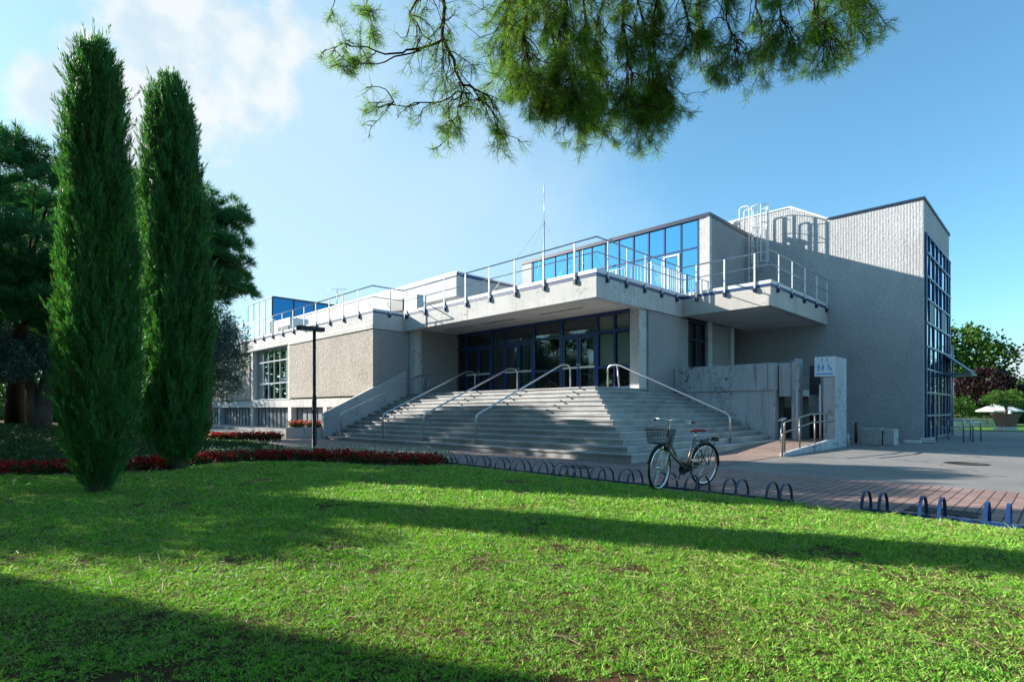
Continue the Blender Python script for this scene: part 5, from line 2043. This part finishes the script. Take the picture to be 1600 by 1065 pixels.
parasol(1555, 36, 1.22, 1.70, 1.0, 'open white parasol left of the potted tree')
parasol(1573, 38, 1.20, 1.62, .9, 'open white parasol behind the potted tree')
parasol(1578, 34.5, .55, 1.25, .3, 'folded white parasol behind the terracotta pot', True)
x, y, _ = at(1571.5, 600, 31.5)
pt_ = thing('flower_pot', (x, y, G), 'big square terracotta pot on a stone foot at the right edge', 'pot')
m = MB()
q = lambda r, z: [(x + r * math.cos(a), y + r * math.sin(a), z) for a in (R_(0), R_(90), R_(180), R_(270))]
m.add(q(.44, G + .22) + q(.62, 1.0), [(3, 2, 1, 0), (4, 5, 6, 7), (0, 1, 5, 4), (1, 2, 6, 5), (2, 3, 7, 6), (3, 0, 4, 7)])
m.add(q(.66, .98) + q(.66, 1.06), [(3, 2, 1, 0), (4, 5, 6, 7), (0, 1, 5, 4), (1, 2, 6, 5), (2, 3, 7, 6), (3, 0, 4, 7)])
m.build('pot_body', MT['pot'], pt_)
MB().add(q(.58, G - .01) + q(.42, G + .215), [(3, 2, 1, 0), (4, 5, 6, 7), (0, 1, 5, 4), (1, 2, 6, 5), (2, 3, 7, 6), (3, 0, 4, 7)]).build('pot_foot', MT['stone'], pt_)
broad_tree('potted_tree', (x, y, 1.06), .45, [(x, y, 1.95, .95, .95, .42), (x - .5, y - .4, 1.75, .6, .6, .3), (x + .5, y + .5, 1.8, .65, .65, .35)], 3200, .13, 'hedge', 'small spreading green tree growing in the terracotta pot', 'tree', ratio=.35, r0=.07)

# ================================================================== the pine bough overhead
OP = thing('overhanging_pine', (4.2, 1.6, G), 'long needled pine whose hanging boughs cross the top of the picture', 'pine')
wood = MB()
tuft_p, tuft_d, tuft_k = [], [], []
DENSE = 17


def curve(p, d, L, n, grav, wig):
    pts = [Vector(p)]
    d = Vector(d).normalized()
    for i in range(n):
        d = (d + Vector((0, 0, -grav)) + Vector(rng.normal(0, wig, 3))).normalized()
        pts.append(pts[-1] + d * (L / n))
    return pts, d


def add_tuft(p, d):
    tuft_p.append(tuple(p)); tuft_d.append(tuple(d)); tuft_k.append(DENSE)


def twig(p, d, L, r, depth, grav):
    n = 5 if depth else 4
    pts, dd = curve(p, d, L, n, grav, .24)
    wood.tube(pts, [r * (1 - .6 * i / n) for i in range(n + 1)], 5, cap=False)
    if depth == 0:
        up = (dd + Vector((0, 0, .25))).normalized()
        add_tuft(pts[-1], up)
        return
    k = rng.integers(3, 5)
    for _ in range(k):
        i = rng.integers(2, n + 1)
        nd = (dd * .7 + Vector(rng.normal(0, .55, 3)) + Vector((0, 0, -.15))).normalized()
        twig(pts[i], nd, L * rng.uniform(.35, .6), r * .6, depth - 1, grav * .6)
    add_tuft(pts[-1], dd)


def bough(pp, r0, n2, L2, spread=1.0, grav=.22, t0=.15):
    P_ = [Vector(at(*q)) for q in pp]
    pts = []
    for i in range(len(P_) - 1):
        for t in np.linspace(0, 1, 5)[:-1]:
            pts.append(P_[i].lerp(P_[i + 1], t) + Vector(rng.normal(0, .012, 3)))
    pts.append(P_[-1])
    N = len(pts)
    wood.tube(pts, [r0 * (1 - .8 * i / (N - 1)) for i in range(N)], 7)
    for _ in range(n2):
        t = t0 + (1 - t0) * rng.uniform(0, 1) ** .8
        i = min(int(t * (N - 1)), N - 2)
        tg = (pts[i + 1] - pts[i]).normalized()
        d = tg * .55 + Vector(rng.normal(0, .6 * spread, 3)) + Vector((0, 0, -.3))
        twig(pts[i], d, L2 * rng.uniform(.5, 1.15), .0055, 1 if rng.uniform() < .75 else 2, grav)
    twig(pts[-1], pts[-1] - pts[-2], L2 * .5, .006, 1, .1)


HUB = (930, -620, 5.0)
# thin open bough at the left
bough([HUB, (720, -220, 5.2), (684, -40, 5.1), (692, 60, 5.0), (722, 130, 4.9), (762, 150, 4.85)], .03, 26, .42, .9, .2, .5)
bough([(700, -60, 5.1), (640, 20, 5.0), (668, 60, 4.95)], .014, 12, .36)
bough([(694, 60, 5.0), (655, 78, 4.95), (600, 84, 4.9), (552, 68, 4.9), (510, 78, 4.85)], .012, 9, .22, .7, .1, .45)
bough([(655, 78, 4.95), (585, 100, 4.8), (535, 98, 4.8)], .008, 5, .2, .7, .1, .5)
bough([(735, 145, 4.9), (690, 155, 4.85), (630, 165, 4.8), (600, 160, 4.8)], .009, 10, .26, .8, .15, .3)
bough([(722, 130, 4.9), (715, 180, 4.85), (690, 225, 4.8)], .008, 11, .26, .8, .15, .2)
bough([(745, 150, 4.9), (775, 185, 4.85), (782, 215, 4.85)], .008, 9, .22, .8, .15, .2)
bough([(530, -60, 4.9), (524, 0, 4.85), (516, 22, 4.85)], .007, 1, .12, .5, .1, .8)
bough([(600, -80, 5.0), (572, 10, 4.9), (580, 50, 4.9)], .008, 6, .22, .8, .15, .5)
# dense hanging curtain in the middle
DENSE = 27
for (px, d) in ((800, 5.3), (830, 5.0), (860, 5.5), (890, 4.9), (920, 5.3), (950, 5.6), (975, 5.1), (1000, 5.4), (1030, 5.2)):
    low = {800: 150, 830: 190, 860: 170, 890: 215, 920: 225, 950: 205, 975: 220, 1000: 215, 1030: 195}[px]
    bough([HUB, (px - 10, -180, d), (px - 6, -30, d), (px + rng.normal(0, 10), low * .45, d - .1), (px + 14, low * .80, d - .15)], .022, 62, .34, .8, .22, .34)
# shorter boughs to the right
DENSE = 25
for (px, low, d, n) in ((1070, 60, 5.2, 22), (1105, 100, 5.5, 24), (1145, 85, 5.1, 25), (1190, 80, 5.4, 22), (1230, 60, 5.0, 20), (1265, 55, 5.3, 20), (1295, 75, 5.2, 22), (1325, 45, 5.4, 18), (1350, 12, 5.3, 14)):
    bough([HUB, (px * .85 + 110, -200, d), (px - 18, -50, d), (px + rng.normal(0, 8), low * .4, d - .1), (px + 10, low * .85, d - .1)], .018, n, .32, .85, .18, .5)
# limb and trunk behind the photographer
hub = Vector(at(*HUB))
wood.tube([(4.2, 1.6, G - .1), (4.1, 1.7, 3.0), (3.6, 2.0, 6.5), (2.2, 2.6, 9.2), tuple(hub.lerp(Vector((2.2, 2.6, 9.2)), .5) + Vector((0, 0, .4))), tuple(hub)], [.34, .28, .22, .16, .12, .07], 12)
wood.build('branches', MT['twig'], OP)
tp_, td_ = np.array(tuft_p), np.array(tuft_d)
K = np.array(tuft_k)
k = int(K.sum())
ndir = unit(np.repeat(td_, K, 0) * .75 + rand_dirs(k) * .85 + np.array([0, 0, -.10]))
nb = np.repeat(tp_, K, 0) - np.repeat(td_, K, 0) * (rng.uniform(0, .07, k))[:, None]
v, f = leaves(nb, ndir, rng.uniform(.05, .115, k), .0030)
mesh_np('needles', v, f, MT['pine_near'], OP)
# unseen crown overhead, spread and thickened to block sky light on the lawn
bl = []
for _ in range(90):
    q = rng.uniform((-9.5, -9.0), (11.0, 10.0))
    d_c, l_c, n_c = q @ FW[:2], q @ RT[:2], -.425 * q[0] + .905 * q[1]
    if d_c < 6.8 and n_c < 8.4 and abs(l_c) < 11.5:
        r_ = rng.uniform(1.5, 2.3)
        bl.append((q[0], q[1], rng.uniform(9.6, 10.6), r_, r_, rng.uniform(.7, 1.0)))
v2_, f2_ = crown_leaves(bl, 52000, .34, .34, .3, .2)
mesh_np('crown', v2_, f2_, MT['pine_blocker'], OP)
# fallen leaves on the paving
k = 420
lx_ = np.concatenate([rng.uniform(-9, 2, 260), rng.uniform(-24, -7, 160)])
ly_ = np.concatenate([7.52 + np.abs(rng.normal(0, .9, 260)), rng.uniform(8.0, 10.3, 160)])
a_ = rng.uniform(0, 2 * math.pi, k)
v, f = leaves(np.column_stack([lx_, ly_, np.full(k, G + .008)]), np.column_stack([np.cos(a_), np.sin(a_), rng.uniform(.02, .3, k)]), rng.uniform(.03, .07, k), rng.uniform(.015, .03, k), np.array([0, 0, 1.0]))
tag(mesh_np('fallen_leaves', v, f, MT['straw']), 'scattered dry leaves lying on the paving', 'leaves', None, 'stuff')
print('TUFTS', len(tp_))

# ================================================================== grass
def field(x, y, sc, ph):
    return (np.sin(x * sc + ph) * np.sin(y * sc * 1.13 + ph * 2.1) + .7 * np.sin(x * sc * 2.3 + y * sc * 1.1 + ph) * np.sin(y * sc * 2.1 - x * sc * .9 + 1.7 * ph) + .5 * np.sin(x * sc * 4.7 - y * sc * 2 + ph) * np.sin(y * sc * 4.3 + x * sc + ph))


def tufts_on(poly, zf, n, per, xr, yr, dens, ln, wd, spread, patch=.5):
    X_ = rng.uniform(*xr, n); Y_ = rng.uniform(*yr, n)
    d = X_ * FW[0] + Y_ * FW[1]
    lat = X_ * RT[0] + Y_ * RT[1]
    ok = (d > -2.5) & (np.abs(lat) < np.abs(d) + 5) & inside(X_, Y_, poly)
    seen = (d > 1.9) & (np.abs(lat) < d * 1.02 + .4)
    ok &= rng.uniform(0, 1, n) < dens(np.maximum(d, 2.0)) * np.where(seen, 1, .35)
    w = field(X_, Y_, 1.9, .4) * .6 + field(X_, Y_, 7.0, 1.3) * .6
    ok &= rng.uniform(0, 1, n) < np.clip(1.0 - patch * np.clip(w + .15, 0, 1.6), .06, 1)
    X_, Y_, d = X_[ok], Y_[ok], d[ok]
    k = len(X_) * per
    s = np.repeat(np.where(seen[ok], np.clip(d / 4.5, .6, 2.0), 1.35), per)
    x = np.repeat(X_, per) + rng.normal(0, spread, k) * s
    y = np.repeat(Y_, per) + rng.normal(0, spread, k) * s
    up = rng.uniform(.1, 1.3, k)
    a = rng.uniform(0, 2 * math.pi, k)
    dirs = np.column_stack([np.cos(a), np.sin(a), up])
    # a taller or shorter plant here and there
    hs = np.repeat(np.exp(rng.normal(0, .32, len(X_))), per)
    ins = edge_dist(x, y, poly) * np.where(inside(x, y, poly), 1, -1) > .015
    x, y, dirs, s, hs = x[ins], y[ins], dirs[ins], s[ins], hs[ins]
    k = len(x)
    return leaves(np.column_stack([x, y, zf(x, y) - .004]), dirs, ln * rng.uniform(.5, 1.35, k) * hs * np.clip(s, .8, 1.4), wd * s * rng.uniform(.6, 1.3, k))


def straw_on(poly, zf, n, xr, yr):
    X_ = rng.uniform(*xr, n); Y_ = rng.uniform(*yr, n)
    d = X_ * FW[0] + Y_ * FW[1]
    ok = (d > 2.5) & inside(X_, Y_, poly) & (rng.uniform(0, 1, n) < np.clip(4 / d, .2, 1) ** 1.5) & (edge_dist(X_, Y_, poly) > .2)
    X_, Y_, d = X_[ok], Y_[ok], d[ok]
    k = len(X_)
    a = rng.uniform(0, 2 * math.pi, k)
    return leaves(np.column_stack([X_, Y_, zf(X_, Y_) + .012 + rng.uniform(0, .025, k)]), np.column_stack([np.cos(a), np.sin(a), rng.uniform(-.05, .25, k)]), rng.uniform(.06, .24, k), .0026 * np.clip(d / 4, .8, 2))


v1 = tufts_on(LAWN1, z_lawn1, 1000000, 9, (-14.5, 5.0), (-5.0, 7.45), lambda d: np.clip(4.2 / d, .1, 1) ** 2 * .62, .031, .0062, .013, .62)
v3 = tufts_on(LAWN1, z_lawn1, 94000, 10, (-14.5, 5.0), (-5.0, 7.45), lambda d: np.clip(4.2 / d, .1, 1) ** 2 * .5, .022, .013, .012, .6)
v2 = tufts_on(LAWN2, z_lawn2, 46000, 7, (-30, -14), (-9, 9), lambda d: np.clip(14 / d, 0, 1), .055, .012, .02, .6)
vv = np.concatenate([v1[0], v3[0]])
ff = np.concatenate([v1[1], v3[1] + len(v1[0])])
print('BLADES', len(ff))
gr = flower_mesh('grass', [((vv, ff), MT['grass']), (v2, MT['shade_dark_grass']), (straw_on(LAWN1, z_lawn1, 60000, (-14.5, 2.5), (-1.5, 7.3)), MT['straw'])])
tag(gr, 'short green lawn grass with dry straw among the blades', 'grass', None, 'stuff')
